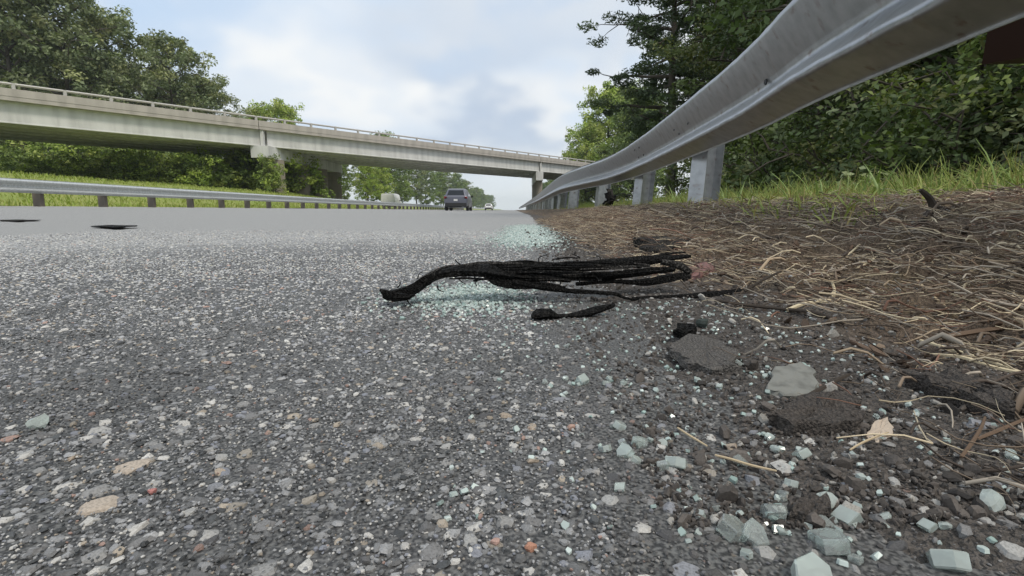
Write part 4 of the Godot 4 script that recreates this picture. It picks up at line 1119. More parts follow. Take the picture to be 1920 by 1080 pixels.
func asphalt_stones() -> void:
	var road := get_node("road")
	var r := RandomNumberGenerator.new()
	r.seed = 21
	var kinds := []
	for k in 8:
		kinds.append(stone(100 + k, 11, Vector3(1, 0.66, 0.85), false))
	var n := 0
	var spots := []
	for iz in 30:
		for ix in 60:
			var z := -0.112 - iz * 0.0112 - r.randf() * 0.009
			var x := -0.4 + ix * 0.0135 + r.randf() * 0.011
			if x < z * 1.1 - 0.012 or x > minf(-z * 1.1 + 0.012, 0.22) or r.randf() > 0.7: continue
			spots.append(Vector2(x, z))
	spots.sort_custom(func(p, q): return p.length() < q.length())
	for p in spots:
		if n == 300: break
		var s := r.randf_range(0.0026, 0.0054) * (1.5 if r.randf() < 0.12 else 1.0)
		var q := r.randf()
		var m: int = [0, 1, 2, 3, 8, 0, 1][r.randi() % 7]
		if q < 0.1: m = 7
		elif q < 0.15: m = [4, 5, 4][r.randi() % 3]
		elif q < 0.27: m = 9
		var o := obj("stone", kinds[r.randi() % 8], M.stones[m], road, Vector3(p.x, bed(p.x, p.y) + r.randf_range(0.0004, 0.0015) - s * 0.36, p.y))
		o.rotation = Vector3(r.randf_range(-0.25, 0.25), r.randf() * TAU, r.randf_range(-0.25, 0.25))
		o.scale = Vector3(1, r.randf_range(0.7, 1.1), r.randf_range(0.75, 1.2)) * s
		n += 1
	var tiers := [["aggregate", 0.0078, 2.7, 0.0022, 0.0052, 0.82, 0.0], ["gravel", 0.0046, 1.25, 0.0012, 0.0027, 0.8, 0.0], ["grit", 0.0026, 0.6, 0.0005, 0.0013, 0.85, 0.0], ["sand", 0.0016, 0.3, 0.0004, 0.0009, 0.8, 0.0]]
	for t in tiers:
		var where := []
		var tints := PackedColorArray()
		var z := -0.1
		while z > -t[2]:
			var x := z * 1.15 - 0.04
			while x < minf(-z * 1.15 + 0.04, 0.34):
				x += t[1]
				var keep: float = t[5]
				if -z > t[2] * 0.75: keep *= 1.0 - (-z - t[2] * 0.75) / (t[2] * 0.25)
				if x > -0.02: keep *= lerpf(1.0, 0.2, smoothstep(0.0, 0.1, x + 0.04 * nz.get_noise_2d(x * 20.0, z * 20.0)))
				if r.randf() > keep: continue
				var px: float = x + r.randf_range(-0.5, 0.5) * t[1]
				var pz: float = z + r.randf_range(-0.5, 0.5) * t[1]
				var s := r.randf_range(t[3], t[4])
				var up := r.randf_range(-0.0005, 0.0014) + 0.0005 * nz.get_noise_2d(px * 25.0, pz * 25.0)
				var sy := r.randf_range(0.7, 1.1)
				var b := Basis.from_euler(Vector3(r.randf_range(-0.3, 0.3), r.randf() * TAU, r.randf_range(-0.3, 0.3))).scaled_local(Vector3(1, sy, r.randf_range(0.7, 1.2)) * s)
				where.append(Transform3D(b, Vector3(px, bed(px, pz) + up - s * 0.4 * sy, pz)))
				var c := tone(r) * lerpf(0.98, 1.85, smoothstep(0.18, 0.95, -pz)) * (1.0 - 0.3 * smoothstep(0.1, 0.5, nz.get_noise_2d(px * 6.0 + 3.0, pz * 6.0)))  # stones coloured paler with distance, painting in the grazing sheen; random dark patches
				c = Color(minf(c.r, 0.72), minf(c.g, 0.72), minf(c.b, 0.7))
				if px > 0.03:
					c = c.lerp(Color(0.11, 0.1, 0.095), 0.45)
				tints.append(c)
			z -= t[1]
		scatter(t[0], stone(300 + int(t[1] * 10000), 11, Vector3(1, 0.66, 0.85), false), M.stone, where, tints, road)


func litter() -> void:
	var r := RandomNumberGenerator.new()
	r.seed = 31
	for kind in 4:
		var where := []
		var tints := PackedColorArray()
		for k in 22000:
			var d := 0.16 + 5.2 * pow(r.randf(), 2.1)
			var x := r.randf_range(0.2, 1.35)
			if x > d * 1.5 + 0.22: x = r.randf_range(0.16, d * 1.5 + 0.22)
			var g := 0.02 * minf(d, 10.0)
			if r.randf() > smoothstep(0.24, 0.42, x + 0.1 * smoothstep(0.4, 0.9, d) - g * 0.6 + 0.06 * nz.get_noise_2d(x * 8.0, d * 8.0)) + 0.03: continue
			if nz.get_noise_2d(x * 14.0 + 60.0, d * 11.0) < r.randf_range(-0.45, 0.1): continue
			if x > 1.0 and r.randf() < 0.5: continue
			var l := r.randf_range(0.015, 0.07) * (0.7 + 0.75 * minf(d, 1.4)) * (1.7 if r.randf() < 0.08 else 1.0)
			var th := r.randf_range(0.5, 1.5) * 0.0016 / 0.007 / l * (2.0 if r.randf() < 0.07 else 1.0)
			var b := Basis.from_euler(Vector3(r.randf_range(-0.12, 0.12), r.randf() * TAU, r.randfn() * 0.14)).scaled_local(Vector3(l, l * th, l * th if kind == 0 else l))
			if kind > 0: b = Basis.from_euler(Vector3(r.randfn() * 0.13, r.randf() * TAU, r.randfn() * 0.1)).scaled_local(Vector3(l, l * clampf(th, 0.7, 2.2), l))
			where.append(Transform3D(b, Vector3(x, verge_y(x, -d) + r.randf_range(0.0, 0.007), -d)))
			var q := r.randf()
			var c := Color(0.16, 0.122, 0.09)
			if q < 0.15: c = Color(0.52, 0.44, 0.31)
			elif q < 0.26: c = Color(0.27, 0.21, 0.145)
			elif q < 0.46: c = Color(0.06, 0.045, 0.035)
			elif q < 0.64: c = Color(0.32, 0.28, 0.23)
			elif q < 0.72: c = Color(0.18, 0.1, 0.07)
			c *= r.randf_range(0.9, 1.6)
			c.a = 1.0
			tints.append(c)
		scatter("straw_litter", straw_mesh(kind), M.tint, where, tints)
	# chips of bark and soil crumbs
	var w2 := []
	var t2 := PackedColorArray()
	for k in 16000:
		var d := 0.15 + 2.6 * pow(r.randf(), 1.8)
		var x := r.randf_range(0.05, 1.1)
		if x > d * 1.1 + 0.05: x = r.randf_range(0.05, d * 1.1 + 0.05)
		var s := r.randf_range(0.0006, 0.0026) * (r.randf_range(1.5, 3.2) if r.randf() < 0.05 else 1.0) * (0.7 + 0.5 * minf(d, 1.5))
		var b := Basis.from_euler(Vector3(r.randf() * 6.0, r.randf() * 6.0, r.randf() * 6.0)).scaled_local(Vector3(1.3, 0.7, 1.0) * s)
		w2.append(Transform3D(b, Vector3(x, bed(x, -d) + s * 0.3, -d)))
		var c := Color(0.085, 0.074, 0.067).lerp(Color(0.16, 0.1, 0.065), smoothstep(0.2, 0.4, x)) * r.randf_range(0.45, 1.8)
		if r.randf() < 0.12: c = Color(0.35, 0.34, 0.32) * r.randf_range(0.7, 1.4)
		c.a = 1.0
		t2.append(c)
	scatter("soil_crumbs", stone(400, 9, Vector3(1, 0.7, 0.8), false), M.stone, w2, t2)
	var w6 := []
	var t6 := PackedColorArray()
	for k in 3600:
		var d := 0.3 + 3.2 * pow(r.randf(), 1.7)
		var x := r.randf_range(0.22, 1.15)
		if x > d * 1.1 + 0.05 or nz.get_noise_2d(x * 9.0 + 20.0, d * 9.0) < r.randf_range(-0.3, 0.4): continue
		var s := r.randf_range(0.0022, 0.0065)
		w6.append(Transform3D(Basis.from_euler(Vector3(r.randfn() * 0.4, r.randf() * 6.0, r.randfn() * 0.4)).scaled_local(Vector3(r.randf_range(1.0, 2.6), 0.6, 1.0) * s), Vector3(x, verge_y(x, -d) + s * 0.3, -d)))
		var c := Color(0.1, 0.066, 0.045) * r.randf_range(0.4, 1.6)
		if r.randf() < 0.15: c = Color(0.26, 0.2, 0.15)
		c.a = 1.0
		t6.append(c)
	scatter("bark_chips", stone(410, 9, Vector3(1, 0.6, 0.7), false), M.stone, w6, t6)
	# low yellow green growth on the front of the verge
	var w7 := []
	var t7 := PackedColorArray()
	for k in 6500:
		var d := r.randf_range(0.85, 3.4)
		var x := r.randf_range(0.55, 1.1)
		if x < 0.5 * d - 0.1 + 0.15 * nz.get_noise_2d(x * 5.0, d * 5.0 + 4.0) or x > 0.78 * d + 0.05: continue
		if nz.get_noise_2d(x * 7.0 + 2.0, d * 6.0) < r.randf_range(-0.25, 0.3): continue
		var h := r.randf_range(0.022, 0.06)
		w7.append(Transform3D(Basis.from_euler(Vector3(r.randfn() * 0.5, r.randf() * TAU, r.randfn() * 0.5)).scaled_local(Vector3(h, h, h * 1.3)), Vector3(x, verge_y(x, -d) - 0.002, -d)))
		var c := Color(0.42, 0.45, 0.14).lerp(Color(0.25, 0.34, 0.1), r.randf())
		if r.randf() < 0.25: c = Color(0.5, 0.4, 0.2)
		c.a = 1.0
		t7.append(c)
	scatter("verge_weeds", blade_mesh(2), M.grass, w7, t7)
	# living grass behind the rail
	for kind in 3:
		var where := []
		var tints := PackedColorArray()
		for k in 8000:
			var d := 0.7 + 13.0 * pow(r.randf(), 1.7)
			var x := r.randf_range(0.8, 2.3)
			var thick := smoothstep(0.82, 1.15, x + 0.25 * nz.get_noise_2d(x * 3.0, d * 1.5))
			if r.randf() > thick: continue
			var tall := smoothstep(1.1, 1.5, x + 0.22 * nz.get_noise_2d(x * 2.0 + 7.0, d * 2.0))
			var h := lerpf(0.03, 0.15, tall) * r.randf_range(0.5, 1.3)
			var b := Basis.from_euler(Vector3(r.randfn() * 0.25, r.randf() * TAU, r.randfn() * 0.25)).scaled_local(Vector3(h, h, h * r.randf_range(0.8, 1.3) * 0.05 / maxf(h, 0.045)))
			where.append(Transform3D(b, Vector3(x, verge_y(x, -d) - 0.003, -d)))
			var c := Color(0.2, 0.3, 0.08).lerp(Color(0.36, 0.4, 0.12), r.randf())
			if r.randf() < lerpf(0.45, 0.1, tall): c = Color(0.42, 0.36, 0.16)
			c *= r.randf_range(0.75, 1.2)
			c.a = 1.0
			tints.append(c)
		scatter("verge_grass", blade_mesh(kind), M.grass, where, tints)
	var w5 := []
	var t5 := PackedColorArray()
	for k in 170:
		var d := r.randf_range(1.1, 4.2)
		var x := r.randf_range(1.12, 1.7)
		if nz.get_noise_2d(x * 3.0, d * 2.5 + 9.0) < -0.1 and r.randf() < 0.8: continue
		var h := r.randf_range(0.11, 0.21)
		w5.append(Transform3D(Basis.from_euler(Vector3(r.randfn() * 0.35, r.randf() * TAU, r.randfn() * 0.3)).scaled_local(Vector3(h, h, h * 0.8)), Vector3(x, verge_y(x, -d) - 0.003, -d)))
		var c := Color(0.4, 0.5, 0.24).lerp(Color(0.26, 0.38, 0.12), r.randf())
		c.a = 1.0
		t5.append(c)
	scatter("tall_grass", blade_mesh(1), M.grass, w5, t5)
	# sparse dry blades along the rail posts
	var w3 := []
	var t3 := PackedColorArray()
	for k in 5200:
		var d := 1.6 + 12.0 * pow(r.randf(), 1.3)
		var x := r.randf_range(0.62, 1.3) + 0.03 * minf(d, 8.0)
		if r.randf() > 0.4 + 0.8 * nz.get_noise_2d(x * 3.0, d * 2.0): continue
		var h := r.randf_range(0.025, 0.075)
		w3.append(Transform3D(Basis.from_euler(Vector3(r.randfn() * 0.5, r.randf() * TAU, r.randfn() * 0.5)).scaled_local(Vector3(h, h, h)), Vector3(x, verge_y(x, -d) - 0.003, -d)))
		var c := Color(0.4, 0.36, 0.13).lerp(Color(0.25, 0.3, 0.08), r.randf()) * r.randf_range(0.8, 1.2)
		c.a = 1.0
		t3.append(c)
	scatter("dry_grass", blade_mesh(1), M.grass, w3, t3)
	# mown grass of the far bank
	var w4 := []
	var t4 := PackedColorArray()
	for k in 26000:
		var d := 8.0 + 40.0 * r.randf()
		var x := -11.9 - 15.5 * pow(r.randf(), 1.2)
		var h := r.randf_range(0.08, 0.22)
		w4.append(Transform3D(Basis.from_euler(Vector3(r.randfn() * 0.3, r.randf() * TAU, r.randfn() * 0.3)).scaled_local(Vector3(h, h, h * 3.0)), Vector3(x, bank_y(x, -d) - 0.01, -d)))
		var c := Color(0.25, 0.34, 0.065).lerp(Color(0.36, 0.38, 0.12), r.randf()) * r.randf_range(0.8, 1.15)
		c.a = 1.0
		t4.append(c)
	scatter("bank_grass", blade_mesh(1), M.grass, w4, t4)



func glass_piece(label: String, at: Vector3, s: float, turn: float, clear: bool, kind: int, group := "") -> void:
	var t := obj("glass_crumb", M.shards[kind % 6] if kind % 3 else M.gems[kind % 9], M.glass if clear else M.crumb_pale, self, at)
	tag(t, label, "glass fragment", group)
	t.rotation = Vector3(0.55 * sin(kind * 2.3), turn, 0.55 * cos(kind * 1.9))
	t.scale = Vector3(s, s * 0.95, s)


func glass() -> void:
	var pale: StandardMaterial3D = M.glass.duplicate()
	pale.albedo_color = Color(0.74, 0.83, 0.79, 0.42).linear_to_srgb()
	pale.roughness = 0.08
	M.crumb_pale = pale
	M.gems = []
	for k in 9: M.gems.append(stone(540 + k, 7, Vector3(1.0, 0.85, 0.9)))
	M.shards = []
	for k in 6: M.shards.append(shard(500 + k))
	var r := RandomNumberGenerator.new()
	r.seed = 51
	glass_piece("pale cyan glass chip lying alone on the asphalt at the left", Vector3(-0.2216, bed(-0.2216, -0.2241) + 0.0020, -0.2241), 0.0060, 0.00, false, 0)
	glass_piece("upper square glass crumb of the cluster right of the small reddish stones", Vector3(0.0488, bed(0.0488, -0.2252) + 0.0012, -0.2252), 0.0034, 1.37, false, 1)
	glass_piece("flat square glass crumb at the bottom of the middle cluster", Vector3(0.0456, bed(0.0456, -0.1988) + 0.0013, -0.1988), 0.0038, 2.74, false, 2)
	glass_piece("tilted clear glass crumb on the right of the middle cluster", Vector3(0.0536, bed(0.0536, -0.2081) + 0.0015, -0.2081), 0.0045, 4.11, true, 3)
	glass_piece("greenish glass crumb left of the square grey one", Vector3(0.0578, bed(0.0578, -0.1876) + 0.0011, -0.1876), 0.0034, 5.48, true, 4)
	glass_piece("square grey glass crumb right of the middle cluster", Vector3(0.0644, bed(0.0644, -0.1887) + 0.0014, -0.1887), 0.0041, 6.85, false, 5)
	glass_piece("dull green glass crumb behind the dry stalk", Vector3(0.0896, bed(0.0896, -0.1923) + 0.0014, -0.1923), 0.0042, 8.22, true, 6)
	glass_piece("left crumb of the green glass pair near the bottom of the photo", Vector3(0.0679, bed(0.0679, -0.1470) + 0.0017, -0.1470), 0.0050, 9.59, true, 7)
	glass_piece("right crumb of the green glass pair near the bottom of the photo", Vector3(0.0732, bed(0.0732, -0.1441) + 0.0015, -0.1441), 0.0045, 10.96, true, 8)
	glass_piece("upper tall glass crumb of the bottom right cluster", Vector3(0.1058, bed(0.1058, -0.1623) + 0.0016, -0.1623), 0.0046, 12.33, false, 9)
	glass_piece("flat pale glass crumb on the right of the bottom right cluster", Vector3(0.1072, bed(0.1072, -0.1530) + 0.0016, -0.1530), 0.0048, 13.70, false, 10)
	glass_piece("lowest faceted glass crumb of the bottom right cluster", Vector3(0.0944, bed(0.0944, -0.1413) + 0.0017, -0.1413), 0.0050, 15.07, true, 11)
	glass_piece("pale glass crumb lying alone near the right edge", Vector3(0.1557, bed(0.1557, -0.1564) + 0.0017, -0.1564), 0.0049, 16.44, false, 12)
	glass_piece("large pale glass crumb in the bottom right corner", Vector3(0.1227, bed(0.1227, -0.1323) + 0.0018, -0.1323), 0.0052, 17.81, false, 13)
	glass_piece("glass crumb cut by the bottom edge of the photo", Vector3(0.0808, bed(0.0808, -0.1265) + 0.0019, -0.1265), 0.0057, 19.18, false, 14)
	glass_piece("brownish clear glass slab between the green pair and the cluster", Vector3(0.0852, bed(0.0852, -0.1558) + 0.0018, -0.1558), 0.0053, 20.55, true, 15)
	glass_piece("pale glass crumb on the dark soil below the short rubber strip", Vector3(0.0396, bed(0.0396, -0.2872) + 0.0017, -0.2872), 0.0050, 21.92, false, 16)
	glass_piece("milky glass crumb beside the dry stalk", Vector3(0.1140, bed(0.1140, -0.1922) + 0.0012, -0.1922), 0.0034, 23.29, false, 17)
	glass_piece("white glass crumb under the grey flat stone", Vector3(0.1073, bed(0.1073, -0.1980) + 0.0010, -0.1980), 0.0030, 24.66, false, 18)
	for k in 84:
		var z := -0.14 - 0.36 * r.randf()
		var x := r.randf_range(0.03, 0.24)
		if k % 2:
			var near: Vector3 = [Vector3(0.0528, 0, -0.2078), Vector3(0.0745, 0, -0.1514), Vector3(0.1028, 0, -0.1529), Vector3(0.0481, 0, -0.2863)][k / 2 % 4]
			x = near.x + r.randfn() * 0.011
			z = near.z + r.randfn() * 0.009
		if x > -z * 1.05: continue
		var s := r.randf_range(0.0012, 0.003)
		glass_piece("small pale green glass crumb scattered on the dark soil at the road edge", Vector3(x, bed(x, z) + s * 0.3, z), s, r.randf() * TAU, k % 3 == 0, k % 17, "glass crumbs scattered at the road edge")
	# the finest crumbs, in heaps beyond counting
	var where := []
	var tints := PackedColorArray()
	for k in 9000:
		var x := 0.0
		var z := 0.0
		var s := r.randf_range(0.0008, 0.002)
		if k < 700:
			z = -0.13 - 0.42 * r.randf(); x = r.randf_range(-0.03, 0.26)
			if x < 0.05 and r.randf() < 0.5: continue
		elif k < 2300:
			z = -0.585 + r.randfn() * 0.05; x = -0.055 + r.randfn() * 0.035; s *= 1.35
		else:
			z = -1.62 + 0.17 * r.randfn() - 1.7 * pow(r.randf(), 1.5); x = 0.035 + r.randfn() * 0.055 - 0.02 * (z + 1.3); s = r.randf_range(0.002, 0.0042)
		where.append(Transform3D(Basis.from_euler(Vector3(r.randf() * 0.8, r.randf() * 6.0, r.randf() * 0.8)).scaled_local(Vector3(s, s * 0.8, s)), Vector3(x, bed(x, z) + s * r.randf_range(0.2, 0.6), z)))
		var c := Color(0.34, 0.46, 0.43).lerp(Color(0.66, 0.74, 0.71), r.randf()) * r.randf_range(0.6, 1.05)
		c.a = 1.0
		tints.append(c)
	scatter("glass_grains", shard(509), M.crumb, where, tints)



func ribbon(parent: Node3D, called: String, pts: Array, w: Array, m: Material, seed_: int, sides := 7, squash := 0.7, rough := 0.22) -> MeshInstance3D:
	var r := RandomNumberGenerator.new()
	r.seed = seed_
	var b := Build.new()
	var ww := []
	for i in w.size() - 1:
		for k in 5: ww.append(lerpf(w[i], w[i + 1], k / 5.0))
	ww.append(w[-1])
	b.tube(spline(pts, 5), ww, sides, squash, rough, r)
	return obj(called, b.mesh(false), m, parent)


func single(called: String, label: String, category: String, pts: Array, w: Array, m: Material, sides := 6, rough := 0.12, group := "") -> void:
	if not called.begins_with("br"):
		for i in pts.size(): pts[i].y = maxf(pts[i].y, bed(pts[i].x, pts[i].z) + w[i] * 0.5 + 0.0035 * smoothstep(0.2, 0.35, pts[i].x))
	var t := ribbon(self, called, pts, w, m, taken.size() + int(absf(pts[0].x) * 9000.0), sides, 0.8, rough)
	tag(t, label, category, group)


func debris() -> void:
	var r := RandomNumberGenerator.new()
	r.seed = 61
	var t := thing("shredded_rubber", "long shredded strip of black tyre rubber lying across the road edge", "tyre scrap")
	ribbon(t, "ragged_edge", [Vector3(-0.0341, 0.0338, -0.5411), Vector3(-0.0171, 0.0244, -0.5428), Vector3(0.0057, 0.0200, -0.5452), Vector3(0.0288, 0.0191, -0.5475), Vector3(0.0550, 0.0164, -0.5501)], [0.0024, 0.0038, 0.0043, 0.0039, 0.0019], M.rubber, 61, 8, 1.20, 0.60)
	ribbon(t, "ragged_edge", [Vector3(-0.0930, 0.0298, -0.5362), Vector3(-0.0764, 0.0318, -0.5384), Vector3(-0.0540, 0.0337, -0.5413), Vector3(-0.0371, 0.0335, -0.5435)], [0.0017, 0.0029, 0.0034, 0.0024], M.rubber, 62, 8, 1.20, 0.60)
	ribbon(t, "ragged_edge", [Vector3(-0.0212, 0.0389, -0.5794), Vector3(0.0121, 0.0411, -0.5818), Vector3(0.0458, 0.0372, -0.5842), Vector3(0.0766, 0.0394, -0.5864)], [0.0021, 0.0026, 0.0031, 0.0018], M.rubber, 63, 8, 1.10, 0.60)
	ribbon(t, "core", [Vector3(-0.1397, 0.0116, -0.5352), Vector3(-0.1304, 0.0109, -0.5365), Vector3(-0.1109, 0.0174, -0.5390), Vector3(-0.0939, 0.0280, -0.5412), Vector3(-0.0742, 0.0351, -0.5438), Vector3(-0.0516, 0.0365, -0.5467), Vector3(-0.0345, 0.0357, -0.5489), Vector3(-0.0145, 0.0319, -0.5514), Vector3(0.0116, 0.0280, -0.5547), Vector3(0.0381, 0.0258, -0.5580), Vector3(0.0619, 0.0225, -0.5609)], [0.0055, 0.0092, 0.0086, 0.0081, 0.0069, 0.0081, 0.0107, 0.0120, 0.0083, 0.0051, 0.0026], M.rubber, 1, 8, 0.60, 0.50)
	ribbon(t, "torn_end", [Vector3(-0.1388, 0.0192, -0.5198), Vector3(-0.1326, 0.0151, -0.5207), Vector3(-0.1231, 0.0116, -0.5220), Vector3(-0.1107, 0.0113, -0.5236), Vector3(-0.1037, 0.0134, -0.5246)], [0.0016, 0.0054, 0.0078, 0.0042, 0.0016], M.rubber, 2, 8, 0.80, 0.42)
	ribbon(t, "strand", [Vector3(-0.1139, 0.0168, -0.5540), Vector3(-0.0964, 0.0295, -0.5562), Vector3(-0.0761, 0.0381, -0.5588), Vector3(-0.0605, 0.0390, -0.5607), Vector3(-0.0384, 0.0411, -0.5635), Vector3(-0.0178, 0.0415, -0.5661), Vector3(0.0089, 0.0411, -0.5693)], [0.0020, 0.0020, 0.0020, 0.0025, 0.0035, 0.0025, 0.0012], M.grey_rubber, 3, 8, 0.80, 0.42)
	ribbon(t, "strand", [Vector3(-0.0450, 0.0371, -0.5728), Vector3(-0.0030, 0.0372, -0.5779), Vector3(0.0458, 0.0348, -0.5837), Vector3(0.0956, 0.0360, -0.5896), Vector3(0.1461, 0.0398, -0.5954), Vector3(0.1845, 0.0444, -0.5998), Vector3(0.2071, 0.0466, -0.6023)], [0.0030, 0.0051, 0.0062, 0.0068, 0.0063, 0.0042, 0.0021], M.rubber, 4, 8, 0.80, 0.42)
	ribbon(t, "strand", [Vector3(-0.0208, 0.0308, -0.5657), Vector3(0.0210, 0.0278, -0.5708), Vector3(0.0634, 0.0259, -0.5759), Vector3(0.1128, 0.0270, -0.5818), Vector3(0.1535, 0.0302, -0.5865), Vector3(0.1852, 0.0329, -0.5901)], [0.0040, 0.0051, 0.0046, 0.0052, 0.0047, 0.0031], M.rubber, 5, 8, 0.80, 0.42)
	ribbon(t, "strand", [Vector3(-0.0029, 0.0230, -0.5443), Vector3(0.0259, 0.0180, -0.5472), Vector3(0.0551, 0.0134, -0.5501), Vector3(0.0845, 0.0112, -0.5531), Vector3(0.1083, 0.0091, -0.5554), Vector3(0.1204, 0.0048, -0.5566), Vector3(0.1356, 0.0016, -0.5580), Vector3(0.1569, 0.0012, -0.5601)], [0.0039, 0.0044, 0.0039, 0.0029, 0.0025, 0.0020, 0.0017, 0.0012], M.rubber, 6, 8, 0.80, 0.42)
	ribbon(t, "strand", [Vector3(0.0697, 0.0167, -0.5766), Vector3(0.1131, 0.0190, -0.5818), Vector3(0.1509, 0.0172, -0.5861), Vector3(0.1761, 0.0218, -0.5891), Vector3(0.1983, 0.0259, -0.5916)], [0.0026, 0.0031, 0.0057, 0.0063, 0.0026], M.rubber, 7, 8, 0.80, 0.42)
	ribbon(t, "strand", [Vector3(0.0529, 0.0348, -0.5945), Vector3(0.1034, 0.0411, -0.6003), Vector3(0.1484, 0.0438, -0.6054), Vector3(0.1807, 0.0486, -0.6091), Vector3(0.2036, 0.0503, -0.6116)], [0.0021, 0.0021, 0.0019, 0.0019, 0.0013], M.rubber, 8, 8, 0.80, 0.42)
	ribbon(t, "strand", [Vector3(0.1702, 0.0400, -0.5930), Vector3(0.1926, 0.0361, -0.5945), Vector3(0.2038, 0.0273, -0.5953), Vector3(0.1966, 0.0192, -0.5947)], [0.0032, 0.0058, 0.0047, 0.0032], M.grey_rubber, 9, 8, 0.80, 0.42)
	ribbon(t, "loose_fibre", [Vector3(-0.1089, 0.0191, -0.5239), Vector3(-0.1118, 0.0113, -0.5235), Vector3(-0.1104, 0.0045, -0.5237), Vector3(-0.1057, 0.0009, -0.5244)], [0.0011, 0.0010, 0.0009, 0.0005], M.rubber, 10, 4, 0.80, 0.42)
	ribbon(t, "loose_fibre", [Vector3(-0.0570, 0.0378, -0.5612), Vector3(-0.0616, 0.0420, -0.5606), Vector3(-0.0656, 0.0462, -0.5601)], [0.0012, 0.0012, 0.0009], M.rubber, 11, 4, 0.80, 0.42)
	ribbon(t, "loose_fibre", [Vector3(0.0452, 0.0406, -0.6187), Vector3(0.0615, 0.0431, -0.6201), Vector3(0.0798, 0.0423, -0.6218), Vector3(0.0692, 0.0475, -0.6208)], [0.0010, 0.0016, 0.0010, 0.0006], M.rubber, 12, 4, 0.80, 0.42)
	ribbon(t, "loose_fibre", [Vector3(-0.0928, 0.0299, -0.5350), Vector3(-0.0984, 0.0260, -0.5344), Vector3(-0.1042, 0.0187, -0.5338), Vector3(-0.1087, 0.0142, -0.5333)], [0.0011, 0.0011, 0.0009, 0.0006], M.grey_rubber, 13, 4, 0.80, 0.42)
	ribbon(t, "fibre", [Vector3(-0.0043, 0.0262, -0.5477), Vector3(0.0141, 0.0255, -0.5500), Vector3(0.0534, 0.0247, -0.5549)], [0.0014, 0.0010, 0.0013], M.grey_rubber, 30, 4, 0.80, 0.42)
	ribbon(t, "fibre", [Vector3(-0.0177, 0.0385, -0.5500), Vector3(0.0021, 0.0394, -0.5525), Vector3(0.0406, 0.0408, -0.5573)], [0.0017, 0.0017, 0.0010], M.rubber, 31, 4, 0.80, 0.42)
	ribbon(t, "fibre", [Vector3(0.0274, 0.0422, -0.5597), Vector3(0.0567, 0.0408, -0.5633), Vector3(0.0582, 0.0437, -0.5635), Vector3(0.1079, 0.0418, -0.5695)], [0.0009, 0.0014, 0.0010, 0.0016], M.rubber, 32, 4, 0.80, 0.42)
	ribbon(t, "fibre", [Vector3(-0.0772, 0.0303, -0.5505), Vector3(-0.0611, 0.0293, -0.5526), Vector3(-0.0289, 0.0291, -0.5566)], [0.0015, 0.0014, 0.0014], M.grey_rubber, 33, 4, 0.80, 0.42)
	ribbon(t, "fibre", [Vector3(-0.0133, 0.0323, -0.5626), Vector3(0.0038, 0.0335, -0.5647), Vector3(0.0367, 0.0287, -0.5687)], [0.0008, 0.0009, 0.0016], M.rubber, 34, 4, 0.80, 0.42)
	ribbon(t, "fibre", [Vector3(-0.0362, 0.0364, -0.5436), Vector3(-0.0199, 0.0330, -0.5457), Vector3(0.0249, 0.0335, -0.5514)], [0.0013, 0.0018, 0.0017], M.rubber, 35, 4, 0.80, 0.42)
	ribbon(t, "fibre", [Vector3(0.0714, 0.0354, -0.5611), Vector3(0.1022, 0.0361, -0.5649), Vector3(0.1266, 0.0361, -0.5678)], [0.0014, 0.0016, 0.0008], M.grey_rubber, 36, 4, 0.80, 0.42)
	ribbon(t, "fibre", [Vector3(-0.0229, 0.0352, -0.5534), Vector3(0.0034, 0.0328, -0.5567), Vector3(0.0433, 0.0365, -0.5616), Vector3(0.0674, 0.0332, -0.5646)], [0.0012, 0.0015, 0.0018, 0.0008], M.rubber, 37, 4, 0.80, 0.42)
	ribbon(t, "fibre", [Vector3(0.0114, 0.0384, -0.5617), Vector3(0.0347, 0.0405, -0.5645), Vector3(0.0671, 0.0392, -0.5685), Vector3(0.1017, 0.0392, -0.5727)], [0.0016, 0.0017, 0.0010, 0.0014], M.rubber, 38, 4, 0.80, 0.42)
	ribbon(t, "fibre", [Vector3(-0.0728, 0.0339, -0.5551), Vector3(-0.0454, 0.0330, -0.5586), Vector3(-0.0264, 0.0366, -0.5610)], [0.0016, 0.0011, 0.0014], M.grey_rubber, 39, 4, 0.80, 0.42)
	ribbon(t, "fibre", [Vector3(0.0024, 0.0363, -0.5486), Vector3(0.0271, 0.0391, -0.5517), Vector3(0.0674, 0.0386, -0.5567)], [0.0011, 0.0014, 0.0009], M.rubber, 40, 4, 0.80, 0.42)
	ribbon(t, "fibre", [Vector3(-0.0413, 0.0313, -0.5470), Vector3(-0.0222, 0.0320, -0.5494), Vector3(0.0050, 0.0328, -0.5529)], [0.0016, 0.0013, 0.0013], M.rubber, 41, 4, 0.80, 0.42)
	ribbon(t, "fibre", [Vector3(0.0880, 0.0399, -0.5671), Vector3(0.1060, 0.0375, -0.5693), Vector3(0.1522, 0.0379, -0.5747), Vector3(0.1337, 0.0409, -0.5726)], [0.0008, 0.0017, 0.0013, 0.0013], M.grey_rubber, 42, 4, 0.80, 0.42)
	ribbon(t, "fibre", [Vector3(0.0237, 0.0248, -0.5632), Vector3(0.0458, 0.0247, -0.5659), Vector3(0.0909, 0.0218, -0.5713), Vector3(0.0894, 0.0257, -0.5711)], [0.0016, 0.0008, 0.0019, 0.0018], M.rubber, 43, 4, 0.80, 0.42)
	ribbon(t, "fibre", [Vector3(0.0775, 0.0348, -0.5737), Vector3(0.1018, 0.0371, -0.5766), Vector3(0.1455, 0.0359, -0.5817), Vector3(0.1270, 0.0363, -0.5796)], [0.0012, 0.0012, 0.0016, 0.0014], M.rubber, 44, 4, 0.80, 0.42)
